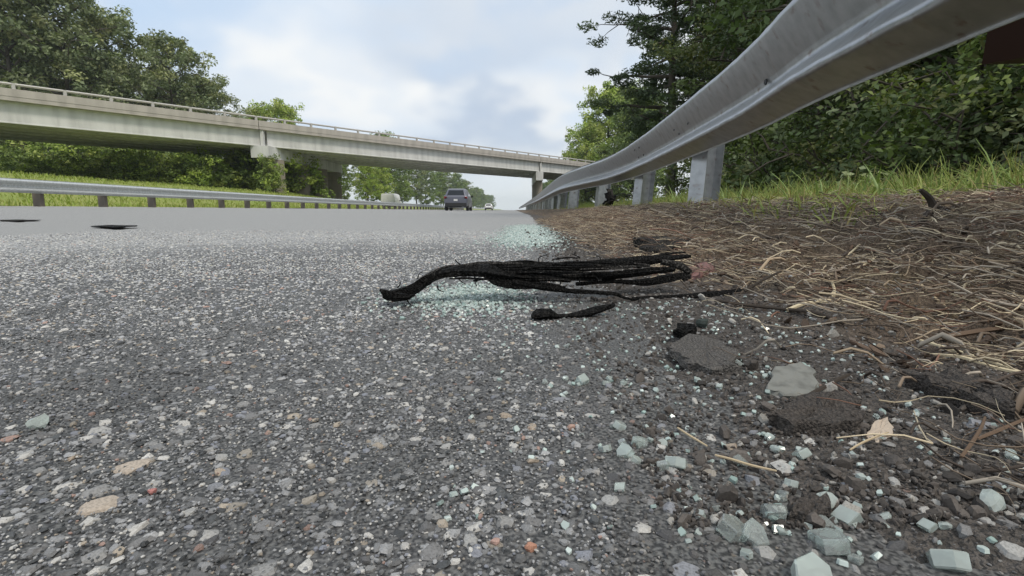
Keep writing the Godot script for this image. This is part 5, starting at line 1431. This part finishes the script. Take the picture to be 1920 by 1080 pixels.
	ribbon(t, "fibre", [Vector3(-0.0669, 0.0277, -0.5396), Vector3(-0.0495, 0.0284, -0.5419), Vector3(-0.0041, 0.0240, -0.5477)], [0.0008, 0.0017, 0.0013], M.grey_rubber, 45, 4, 0.80, 0.42)
	ribbon(t, "fibre", [Vector3(0.0854, 0.0317, -0.5628), Vector3(0.1191, 0.0296, -0.5669), Vector3(0.1405, 0.0314, -0.5694), Vector3(0.1657, 0.0330, -0.5724)], [0.0014, 0.0009, 0.0011, 0.0014], M.rubber, 46, 4, 0.80, 0.42)
	ribbon(t, "fibre", [Vector3(-0.0759, 0.0329, -0.5466), Vector3(-0.0432, 0.0322, -0.5508), Vector3(-0.0332, 0.0304, -0.5521)], [0.0013, 0.0017, 0.0009], M.rubber, 47, 4, 0.80, 0.42)
	ribbon(t, "fibre", [Vector3(0.0172, 0.0373, -0.5624), Vector3(0.0377, 0.0356, -0.5649), Vector3(0.0788, 0.0380, -0.5699)], [0.0012, 0.0018, 0.0018], M.grey_rubber, 48, 4, 0.80, 0.42)
	ribbon(t, "fibre", [Vector3(-0.0457, 0.0229, -0.5586), Vector3(-0.0179, 0.0264, -0.5620), Vector3(-0.0017, 0.0224, -0.5640), Vector3(0.0435, 0.0221, -0.5695)], [0.0015, 0.0017, 0.0014, 0.0012], M.rubber, 49, 4, 0.80, 0.42)
	ribbon(t, "fibre", [Vector3(-0.0301, 0.0327, -0.5444), Vector3(0.0026, 0.0346, -0.5486), Vector3(0.0020, 0.0311, -0.5485), Vector3(0.0155, 0.0323, -0.5502)], [0.0017, 0.0017, 0.0009, 0.0017], M.rubber, 50, 4, 0.80, 0.42)
	ribbon(t, "fibre", [Vector3(0.0019, 0.0306, -0.5525), Vector3(0.0233, 0.0341, -0.5552), Vector3(0.0691, 0.0325, -0.5608), Vector3(0.0754, 0.0339, -0.5616)], [0.0008, 0.0013, 0.0008, 0.0010], M.grey_rubber, 51, 4, 0.80, 0.42)
	ribbon(t, "fibre", [Vector3(0.0790, 0.0381, -0.5660), Vector3(0.0974, 0.0392, -0.5682), Vector3(0.1197, 0.0375, -0.5709)], [0.0015, 0.0008, 0.0018], M.rubber, 52, 4, 0.80, 0.42)
	ribbon(t, "fibre", [Vector3(-0.0067, 0.0377, -0.5594), Vector3(0.0094, 0.0376, -0.5614), Vector3(0.0474, 0.0346, -0.5661), Vector3(0.0507, 0.0352, -0.5665)], [0.0016, 0.0008, 0.0015, 0.0017], M.rubber, 53, 4, 0.80, 0.42)
	ribbon(t, "fibre", [Vector3(-0.0013, 0.0283, -0.5641), Vector3(0.0189, 0.0273, -0.5666), Vector3(0.0589, 0.0280, -0.5714), Vector3(0.1023, 0.0307, -0.5766)], [0.0010, 0.0015, 0.0017, 0.0013], M.grey_rubber, 54, 4, 0.80, 0.42)
	ribbon(t, "fibre", [Vector3(-0.0118, 0.0372, -0.5467), Vector3(0.0090, 0.0370, -0.5494), Vector3(0.0197, 0.0378, -0.5507)], [0.0013, 0.0017, 0.0010], M.rubber, 55, 4, 0.80, 0.42)
	ribbon(t, "fibre", [Vector3(-0.0705, 0.0361, -0.5432), Vector3(-0.0418, 0.0371, -0.5469), Vector3(-0.0105, 0.0367, -0.5509)], [0.0018, 0.0017, 0.0013], M.rubber, 56, 4, 0.80, 0.42)
	ribbon(t, "fibre", [Vector3(-0.0705, 0.0269, -0.5473), Vector3(-0.0446, 0.0267, -0.5506), Vector3(-0.0405, 0.0303, -0.5511), Vector3(-0.0024, 0.0302, -0.5560)], [0.0012, 0.0010, 0.0008, 0.0009], M.grey_rubber, 57, 4, 0.80, 0.42)
	ribbon(t, "fibre", [Vector3(0.0461, 0.0247, -0.5659), Vector3(0.0755, 0.0222, -0.5695), Vector3(0.0985, 0.0243, -0.5722)], [0.0013, 0.0013, 0.0015], M.rubber, 58, 4, 0.80, 0.42)
	ribbon(t, "fibre", [Vector3(0.0358, 0.0390, -0.5686), Vector3(0.0683, 0.0373, -0.5726), Vector3(0.0846, 0.0396, -0.5745)], [0.0018, 0.0014, 0.0013], M.rubber, 59, 4, 0.80, 0.42)
	ribbon(t, "loose_fibre", [Vector3(-0.1235, 0.0190, -0.5322), Vector3(-0.1207, 0.0228, -0.5325), Vector3(-0.1204, 0.0256, -0.5326)], [0.0009, 0.0007, 0.0005], M.rubber, 70, 4, 0.80, 0.42)
	ribbon(t, "loose_fibre", [Vector3(-0.1024, 0.0283, -0.5350), Vector3(-0.1008, 0.0333, -0.5352), Vector3(-0.0976, 0.0353, -0.5356)], [0.0009, 0.0007, 0.0005], M.rubber, 71, 4, 0.80, 0.42)
	ribbon(t, "loose_fibre", [Vector3(-0.0816, 0.0206, -0.5377), Vector3(-0.0810, 0.0164, -0.5378), Vector3(-0.0752, 0.0138, -0.5386)], [0.0009, 0.0007, 0.0005], M.rubber, 72, 4, 0.80, 0.42)
	ribbon(t, "loose_fibre", [Vector3(-0.0602, 0.0281, -0.5405), Vector3(-0.0555, 0.0235, -0.5411), Vector3(-0.0522, 0.0219, -0.5416)], [0.0009, 0.0007, 0.0005], M.rubber, 73, 4, 0.80, 0.42)
	ribbon(t, "loose_fibre", [Vector3(-0.0388, 0.0277, -0.5433), Vector3(-0.0416, 0.0230, -0.5429), Vector3(-0.0406, 0.0191, -0.5431)], [0.0009, 0.0007, 0.0005], M.rubber, 74, 4, 0.80, 0.42)
	ribbon(t, "loose_fibre", [Vector3(-0.0172, 0.0274, -0.5461), Vector3(-0.0165, 0.0222, -0.5461), Vector3(-0.0149, 0.0183, -0.5464)], [0.0009, 0.0007, 0.0005], M.rubber, 75, 4, 0.80, 0.42)
	ribbon(t, "loose_fibre", [Vector3(0.0046, 0.0270, -0.5488), Vector3(0.0033, 0.0226, -0.5487), Vector3(0.0137, 0.0207, -0.5500)], [0.0009, 0.0007, 0.0005], M.rubber, 76, 4, 0.80, 0.42)
	ribbon(t, "loose_fibre", [Vector3(0.0265, 0.0441, -0.5516), Vector3(0.0263, 0.0493, -0.5516), Vector3(0.0354, 0.0526, -0.5527)], [0.0009, 0.0007, 0.0005], M.rubber, 77, 4, 0.80, 0.42)
	ribbon(t, "loose_fibre", [Vector3(0.0489, 0.0263, -0.5544), Vector3(0.0503, 0.0233, -0.5546), Vector3(0.0493, 0.0170, -0.5544)], [0.0009, 0.0008, 0.0005], M.rubber, 78, 4, 0.80, 0.42)
	ribbon(t, "loose_fibre", [Vector3(0.0714, 0.0260, -0.5572), Vector3(0.0708, 0.0216, -0.5571), Vector3(0.0685, 0.0196, -0.5568)], [0.0009, 0.0008, 0.0005], M.rubber, 79, 4, 0.80, 0.42)
	ribbon(t, "loose_fibre", [Vector3(0.0936, 0.0433, -0.5599), Vector3(0.0936, 0.0485, -0.5599), Vector3(0.0894, 0.0506, -0.5594)], [0.0009, 0.0008, 0.0005], M.rubber, 80, 4, 0.80, 0.42)
	ribbon(t, "loose_fibre", [Vector3(0.1169, 0.0253, -0.5627), Vector3(0.1215, 0.0200, -0.5632), Vector3(0.1197, 0.0180, -0.5630)], [0.0009, 0.0008, 0.0005], M.rubber, 81, 4, 0.80, 0.42)
	var t2 := thing("rubber_strip", "flat dark rubber bar with a pointed right end, below the long shredded strip", "tyre scrap")
	ribbon(t2, "bar", [Vector3(0.1306, 0.0020, -0.5622), Vector3(0.1577, 0.0027, -0.5638), Vector3(0.2000, 0.0044, -0.5664), Vector3(0.2426, 0.0070, -0.5689), Vector3(0.2573, 0.0075, -0.5698)], [0.0026, 0.0039, 0.0052, 0.0059, 0.0065], M.rubber, 20, 8, 0.80, 0.42)
	ribbon(t2, "spike", [Vector3(0.2559, 0.0073, -0.5747), Vector3(0.2689, 0.0146, -0.5752), Vector3(0.2865, 0.0249, -0.5759), Vector3(0.3013, 0.0321, -0.5764)], [0.0031, 0.0020, 0.0018, 0.0012], M.stick, 21, 8, 0.80, 0.42)
	var t3 := thing("rubber_scrap", "short twisted black scrap pointing right, below the long shredded strip", "tyre scrap")
	ribbon(t3, "strip", [Vector3(0.0162, 0.0023, -0.4613), Vector3(0.0232, 0.0041, -0.4634), Vector3(0.0323, 0.0041, -0.4660), Vector3(0.0395, 0.0024, -0.4680), Vector3(0.0501, 0.0021, -0.4711), Vector3(0.0640, 0.0030, -0.4750), Vector3(0.0814, 0.0065, -0.4799), Vector3(0.0957, 0.0099, -0.4838)], [0.0032, 0.0064, 0.0064, 0.0032, 0.0027, 0.0044, 0.0044, 0.0022], M.rubber, 22, 8, 0.80, 0.42)
	single("brown_twig", "brown twig arching over the right end of the shredded strip", "twig", [Vector3(0.3704, 0.0252, -1.0479), Vector3(0.3451, 0.0212, -0.9277), Vector3(0.3135, 0.0161, -0.7892), Vector3(0.2947, 0.0141, -0.6978), Vector3(0.2855, 0.0129, -0.6430)], [0.0033, 0.0039, 0.0033, 0.0037, 0.0034], M.twig, 6, 0.12, "")
	single("dark_stick", "straight dark stick behind the right end of the shredded strip", "stick", [Vector3(0.3538, 0.0224, -1.0150), Vector3(0.3908, 0.0300, -0.9515), Vector3(0.4227, 0.0373, -0.8942), Vector3(0.4462, 0.0423, -0.8425)], [0.0032, 0.0040, 0.0037, 0.0026], M.stick, 6, 0.12, "")
	single("pale_straw", "pale straw lying under the straight dark stick", "straw", [Vector3(0.3505, 0.0218, -0.9481), Vector3(0.3805, 0.0279, -0.9027), Vector3(0.4049, 0.0320, -0.8651)], [0.0030, 0.0033, 0.0018], M.straw_pale, 5, 0.06, "")
	single("long_straw", "long pale straw running across the litter right of the shredded strip", "straw", [Vector3(0.3127, 0.0153, -0.6275), Vector3(0.3538, 0.0220, -0.6084), Vector3(0.3823, 0.0277, -0.5751), Vector3(0.4093, 0.0333, -0.5397)], [0.0013, 0.0016, 0.0015, 0.0011], M.straw_pale, 5, 0.06, "")
	single("curled_straw", "pale straw curled into a loop on the litter", "straw", [Vector3(0.2508, 0.0089, -0.4643), Vector3(0.2725, 0.0108, -0.4728), Vector3(0.2924, 0.0128, -0.4772), Vector3(0.3159, 0.0161, -0.5021), Vector3(0.3383, 0.0193, -0.5392), Vector3(0.3504, 0.0213, -0.5760), Vector3(0.3452, 0.0205, -0.6042)], [0.0020, 0.0020, 0.0018, 0.0016, 0.0014, 0.0012, 0.0013], M.straw_pale, 5, 0.06, "")
	single("bent_stalk", "dark bent stalk below the curled straw", "stalk", [Vector3(0.2086, 0.0072, -0.5265), Vector3(0.2275, 0.0081, -0.4944), Vector3(0.2504, 0.0091, -0.4683), Vector3(0.2613, 0.0099, -0.4362), Vector3(0.2652, 0.0096, -0.4058)], [0.0017, 0.0021, 0.0020, 0.0019, 0.0013], M.stick, 6, 0.12, "")
	single("pale_stalk", "upper of two long pale stalks at the right edge", "stalk", [Vector3(0.2803, 0.0111, -0.3455), Vector3(0.2819, 0.0111, -0.3232), Vector3(0.2803, 0.0110, -0.2949), Vector3(0.2799, 0.0108, -0.2605)], [0.0011, 0.0012, 0.0011, 0.0011], M.straw_pale, 5, 0.06, "")
	single("pale_stalk", "lower of two long pale stalks at the right edge", "stalk", [Vector3(0.2615, 0.0094, -0.3168), Vector3(0.2679, 0.0099, -0.2987), Vector3(0.2753, 0.0109, -0.2827), Vector3(0.2848, 0.0118, -0.2627)], [0.0012, 0.0013, 0.0014, 0.0011], M.straw_pale, 5, 0.06, "")
	single("brown_stick", "thick brown stick lying above the two long pale stalks", "stick", [Vector3(0.2913, 0.0124, -0.3457), Vector3(0.3079, 0.0154, -0.3462), Vector3(0.3264, 0.0183, -0.3467), Vector3(0.3484, 0.0212, -0.3453)], [0.0015, 0.0022, 0.0022, 0.0015], M.twig, 6, 0.12, "")
	single("thin_stalk", "thin brown stalk slanting down right across the litter", "stalk", [Vector3(0.5131, 0.0590, -0.7181), Vector3(0.4380, 0.0406, -0.5794), Vector3(0.3802, 0.0277, -0.4699), Vector3(0.3481, 0.0208, -0.4040)], [0.0015, 0.0015, 0.0015, 0.0009], M.straw, 5, 0.06, "")
	single("crossed_straw", "first of two short pale straws crossing above the long straw", "straw", [Vector3(0.3958, 0.0302, -0.6423), Vector3(0.4279, 0.0380, -0.6679), Vector3(0.4609, 0.0459, -0.6875)], [0.0013, 0.0017, 0.0014], M.straw_pale, 5, 0.06, "")
	single("crossed_straw", "short straw beside the crossing one, above the long straw", "straw", [Vector3(0.3946, 0.0300, -0.5897), Vector3(0.4239, 0.0371, -0.6111), Vector3(0.4373, 0.0397, -0.6217)], [0.0012, 0.0016, 0.0013], M.straw_pale, 5, 0.06, "")
	single("dark_twig", "dark twig slanting beside the broken asphalt plate", "twig", [Vector3(0.1178, 0.0047, -0.2263), Vector3(0.1379, 0.0061, -0.2408), Vector3(0.1656, 0.0068, -0.2633), Vector3(0.1914, 0.0068, -0.2837)], [0.0007, 0.0012, 0.0014, 0.0012], M.stick, 6, 0.12, "")
	single("tan_stalk", "tan stalk under the pale shred at the right", "stalk", [Vector3(0.1333, 0.0058, -0.1922), Vector3(0.1402, 0.0065, -0.1964), Vector3(0.1505, 0.0066, -0.2025), Vector3(0.1588, 0.0067, -0.2067)], [0.0004, 0.0005, 0.0005, 0.0003], M.straw, 5, 0.06, "")
	single("dry_stalk", "dry brown stalk lying in front of the glass crumbs", "stalk", [Vector3(0.0805, 0.0028, -0.1935), Vector3(0.0853, 0.0031, -0.1895), Vector3(0.0918, 0.0026, -0.1854), Vector3(0.0991, 0.0026, -0.1814)], [0.0005, 0.0006, 0.0006, 0.0004], M.straw, 5, 0.06, "")
	single("dry_stalk", "thin dry stalk left of the brown one among glass crumbs", "stalk", [Vector3(0.0738, 0.0027, -0.2198), Vector3(0.0764, 0.0032, -0.2097), Vector3(0.0803, 0.0028, -0.2016)], [0.0005, 0.0006, 0.0004], M.straw, 5, 0.06, "")
	single("grey_twig", "grey brown twig near the right edge below the pale stalks", "twig", [Vector3(0.1723, 0.0059, -0.1864), Vector3(0.1853, 0.0068, -0.1967), Vector3(0.2037, 0.0063, -0.2129), Vector3(0.2145, 0.0067, -0.2231)], [0.0006, 0.0008, 0.0007, 0.0005], M.twig, 6, 0.12, "")
	single("rust_stalk", "rusty brown stalk at the right edge", "stalk", [Vector3(0.1911, 0.0065, -0.2007), Vector3(0.2074, 0.0066, -0.2089), Vector3(0.2288, 0.0073, -0.2192), Vector3(0.2426, 0.0075, -0.2234)], [0.0007, 0.0009, 0.0007, 0.0007], M.twig, 6, 0.12, "")
	single("broken_branch", "forked dark broken branch standing up from the grass on the right", "branch", [Vector3(0.5873, 0.0687, -0.7660), Vector3(0.6061, 0.0891, -0.7660), Vector3(0.6146, 0.1031, -0.7660), Vector3(0.6082, 0.1170, -0.7660), Vector3(0.5935, 0.1293, -0.7660)], [0.0040, 0.0056, 0.0056, 0.0048, 0.0032], M.stick, 6, 0.20, "")
	single("branch_piece", "dark side twig right of the broken branch", "branch", [Vector3(0.6126, 0.1062, -0.7660), Vector3(0.6358, 0.1023, -0.7660), Vector3(0.6545, 0.1085, -0.7660)], [0.0040, 0.0040, 0.0024], M.stick, 6, 0.20, "")
	var f1 := obj("asphalt_flake", flake([Vector2(-0.0226, -0.0049), Vector2(-0.0187, 0.0207), Vector2(-0.0079, 0.0311), Vector2(0.0097, 0.0269), Vector2(0.0210, -0.0051), Vector2(0.0180, -0.0322), Vector2(0.0004, -0.0365)], 0.0075, r, 0.12), M.slab, self, Vector3(0.1254, bed(0.1254, -0.3252) + -0.0010, -0.3252))
	tag(f1, "brown grey flake of asphalt with a dark broken front edge", "asphalt chunk")
	f1.rotation = Vector3(0.060, 0.000, -0.040)
	var f2 := obj("black_crumb", flake([Vector2(-0.0119, 0.0074), Vector2(-0.0052, 0.0151), Vector2(0.0068, 0.0042), Vector2(0.0101, -0.0125), Vector2(0.0002, -0.0142)], 0.0060, r, 0.20), M.rubber, self, Vector3(0.1304, bed(0.1304, -0.3806) + 0.0030, -0.3806))
	tag(f2, "small black crumb on the back of the asphalt flake", "asphalt chunk")
	var f3 := obj("flat_stone", flake([Vector2(-0.0210, 0.0099), Vector2(-0.0143, 0.0179), Vector2(0.0036, 0.0178), Vector2(0.0173, -0.0078), Vector2(0.0157, -0.0215), Vector2(-0.0012, -0.0164)], 0.0045, r, 0.05), M.flat_stone, self, Vector3(0.1552, bed(0.1552, -0.2750) + -0.0005, -0.2750))
	tag(f3, "flat pale grey stone with a straight front edge", "stone")
	f3.rotation = Vector3(0.140, 0.000, 0.020)
	var f4 := obj("asphalt_plate", flake([Vector2(-0.0268, 0.0054), Vector2(-0.0230, 0.0166), Vector2(-0.0036, 0.0149), Vector2(0.0148, 0.0081), Vector2(0.0248, -0.0105), Vector2(0.0182, -0.0209), Vector2(-0.0044, -0.0137)], 0.0085, r, 0.15), M.dark_slab, self, Vector3(0.1419, bed(0.1419, -0.2266) + -0.0010, -0.2266))
	tag(f4, "dark broken plate of asphalt in front of the flat grey stone", "asphalt chunk")
	f4.rotation = Vector3(0.100, 0.000, -0.030)
	var f5 := obj("dark_clod", flake([Vector2(-0.0156, -0.0192), Vector2(-0.0137, -0.0003), Vector2(-0.0101, 0.0169), Vector2(-0.0008, 0.0270), Vector2(0.0150, 0.0133), Vector2(0.0155, -0.0087), Vector2(0.0097, -0.0289)], 0.0100, r, 0.25), M.dark_slab, self, Vector3(0.2295, bed(0.2295, -0.2510) + -0.0020, -0.2510))
	tag(f5, "dark clod of soil at the right edge below the pale stalks", "clod")
	var f6 := obj("black_flake", flake([Vector2(-0.0104, 0.0045), Vector2(-0.0029, 0.0065), Vector2(0.0049, 0.0021), Vector2(0.0079, -0.0058), Vector2(0.0005, -0.0074)], 0.0040, r, 0.20), M.dark_slab, self, Vector3(0.0994, bed(0.0994, -0.1578) + 0.0000, -0.1578))
	tag(f6, "black flake behind the green glass cluster", "asphalt chunk")
	var ts0 := obj("tan_stone", stone(801, 8, Vector3(1, 0.6, 0.9)), M.tan_stone, self, Vector3(-0.1512, -0.00030, -0.1878))
	ts0.scale = Vector3(0.00776, 0.00427, 0.00971)
	ts0.rotation.y = 0.30
	tag(ts0, "round flat tan stone set in the asphalt at the left", "stone")
	var ts1 := obj("tan_stone", stone(802, 8, Vector3(1, 0.6, 0.9)), M.tan_stone, self, Vector3(-0.1417, -0.00021, -0.1607))
	ts1.scale = Vector3(0.00728, 0.00400, 0.00682)
	ts1.rotation.y = 0.60
	tag(ts1, "long tan stone at the lower left, in front of the round one", "stone")
	var f9 := obj("pink_shred", flake([Vector2(-0.0319, 0.0421), Vector2(-0.0248, 0.0639), Vector2(0.0058, 0.0246), Vector2(0.0294, -0.0468), Vector2(0.0215, -0.0839)], 0.0070, r, 0.50), M.dark_pink, self, Vector3(0.2733, bed(0.2733, -0.7504) + 0.0010, -0.7504))
	tag(f9, "reddish shred at the right end of the shredded rubber", "plastic scrap")
	f9.rotation = Vector3(0.000, 0.000, 0.100)
	var f10 := obj("pale_shred", flake([Vector2(-0.0076, 0.0029), Vector2(-0.0055, 0.0080), Vector2(0.0044, 0.0012), Vector2(0.0072, -0.0066), Vector2(0.0016, -0.0055)], 0.0012, r, 0.30), M.dry_leaf, self, Vector3(0.1599, bed(0.1599, -0.2130) + 0.0005, -0.2130))
	tag(f10, "pale torn shred beside the dark asphalt plate", "scrap")
	f10.rotation = Vector3(0.250, 0.000, 0.200)
	var f11 := obj("grey_flap", flake([Vector2(-0.1064, 0.1175), Vector2(-0.0581, 0.1400), Vector2(0.0318, 0.0683), Vector2(0.1210, -0.1084), Vector2(0.0521, -0.1430), Vector2(-0.0406, -0.0744)], 0.0220, r, 0.25), M.grey_rubber, self, Vector3(0.3647, bed(0.3647, -1.1713) + 0.0020, -1.1713))
	tag(f11, "crumpled dark grey flap behind the shredded rubber", "rubber flap")
	f11.rotation = Vector3(0.050, 0.000, 0.000)
	var f12 := obj("lane_scrap", flake([Vector2(-0.1027, 0.0309), Vector2(0.1571, 0.1985), Vector2(0.1080, -0.0160), Vector2(-0.1624, -0.2134)], 0.0050, r, 0.20), M.rubber, self, Vector3(-2.1803, bed(-2.1803, -2.7937) + 0.0110, -2.7937))
	tag(f12, "flat black rubber scrap on the far lane at the left", "tyre scrap")
	var f13 := obj("lane_scrap", flake([Vector2(-0.1842, -0.0093), Vector2(0.2399, 0.2403), Vector2(0.1499, -0.0111), Vector2(-0.2056, -0.2200)], 0.0040, r, 0.20), M.grey_rubber, self, Vector3(-3.3927, bed(-3.3927, -3.4871) + 0.0300, -3.4871))
	tag(f13, "thin grey scrap on the lane at the left edge of the photo", "tyre scrap")
	var pebbles := [["dark green pebble beside the asphalt flake", Vector3(0.1566, 0, -0.4164), 0.0065, Color(0.035, 0.05, 0.045)], ["round white pebble left of the dark green pebble", Vector3(0.1341, 0, -0.4361), 0.0026, Color(0.6, 0.58, 0.55)], ["orange pebble of the small reddish group at the bottom", Vector3(0.0050, 0, -0.1388), 0.0022, Color(0.5, 0.26, 0.18)], ["pinkish pebble next to the orange one at the bottom", Vector3(-0.0056, 0, -0.1417), 0.002, Color(0.5, 0.33, 0.28)], ["red pebble on the asphalt at the lower left", Vector3(-0.1289, 0, -0.1691), 0.002, Color(0.5, 0.22, 0.2)], ["salmon pebble left of the middle glass cluster", Vector3(0.0264, 0, -0.2239), 0.0025, Color(0.5, 0.33, 0.27)]]
	for p in pebbles:
		var o := obj("pebble", stone(700 + int(p[2] * 1e5), 8, Vector3(1, 0.8, 0.9)), M.stones[0].duplicate(), self, p[1] + Vector3(0, bed(p[1].x, p[1].z) + p[2] * 0.45, 0))
		o.material_override.albedo_color = p[3].linear_to_srgb()
		o.scale = Vector3.ONE * p[2]
		tag(o, p[0], "pebble")
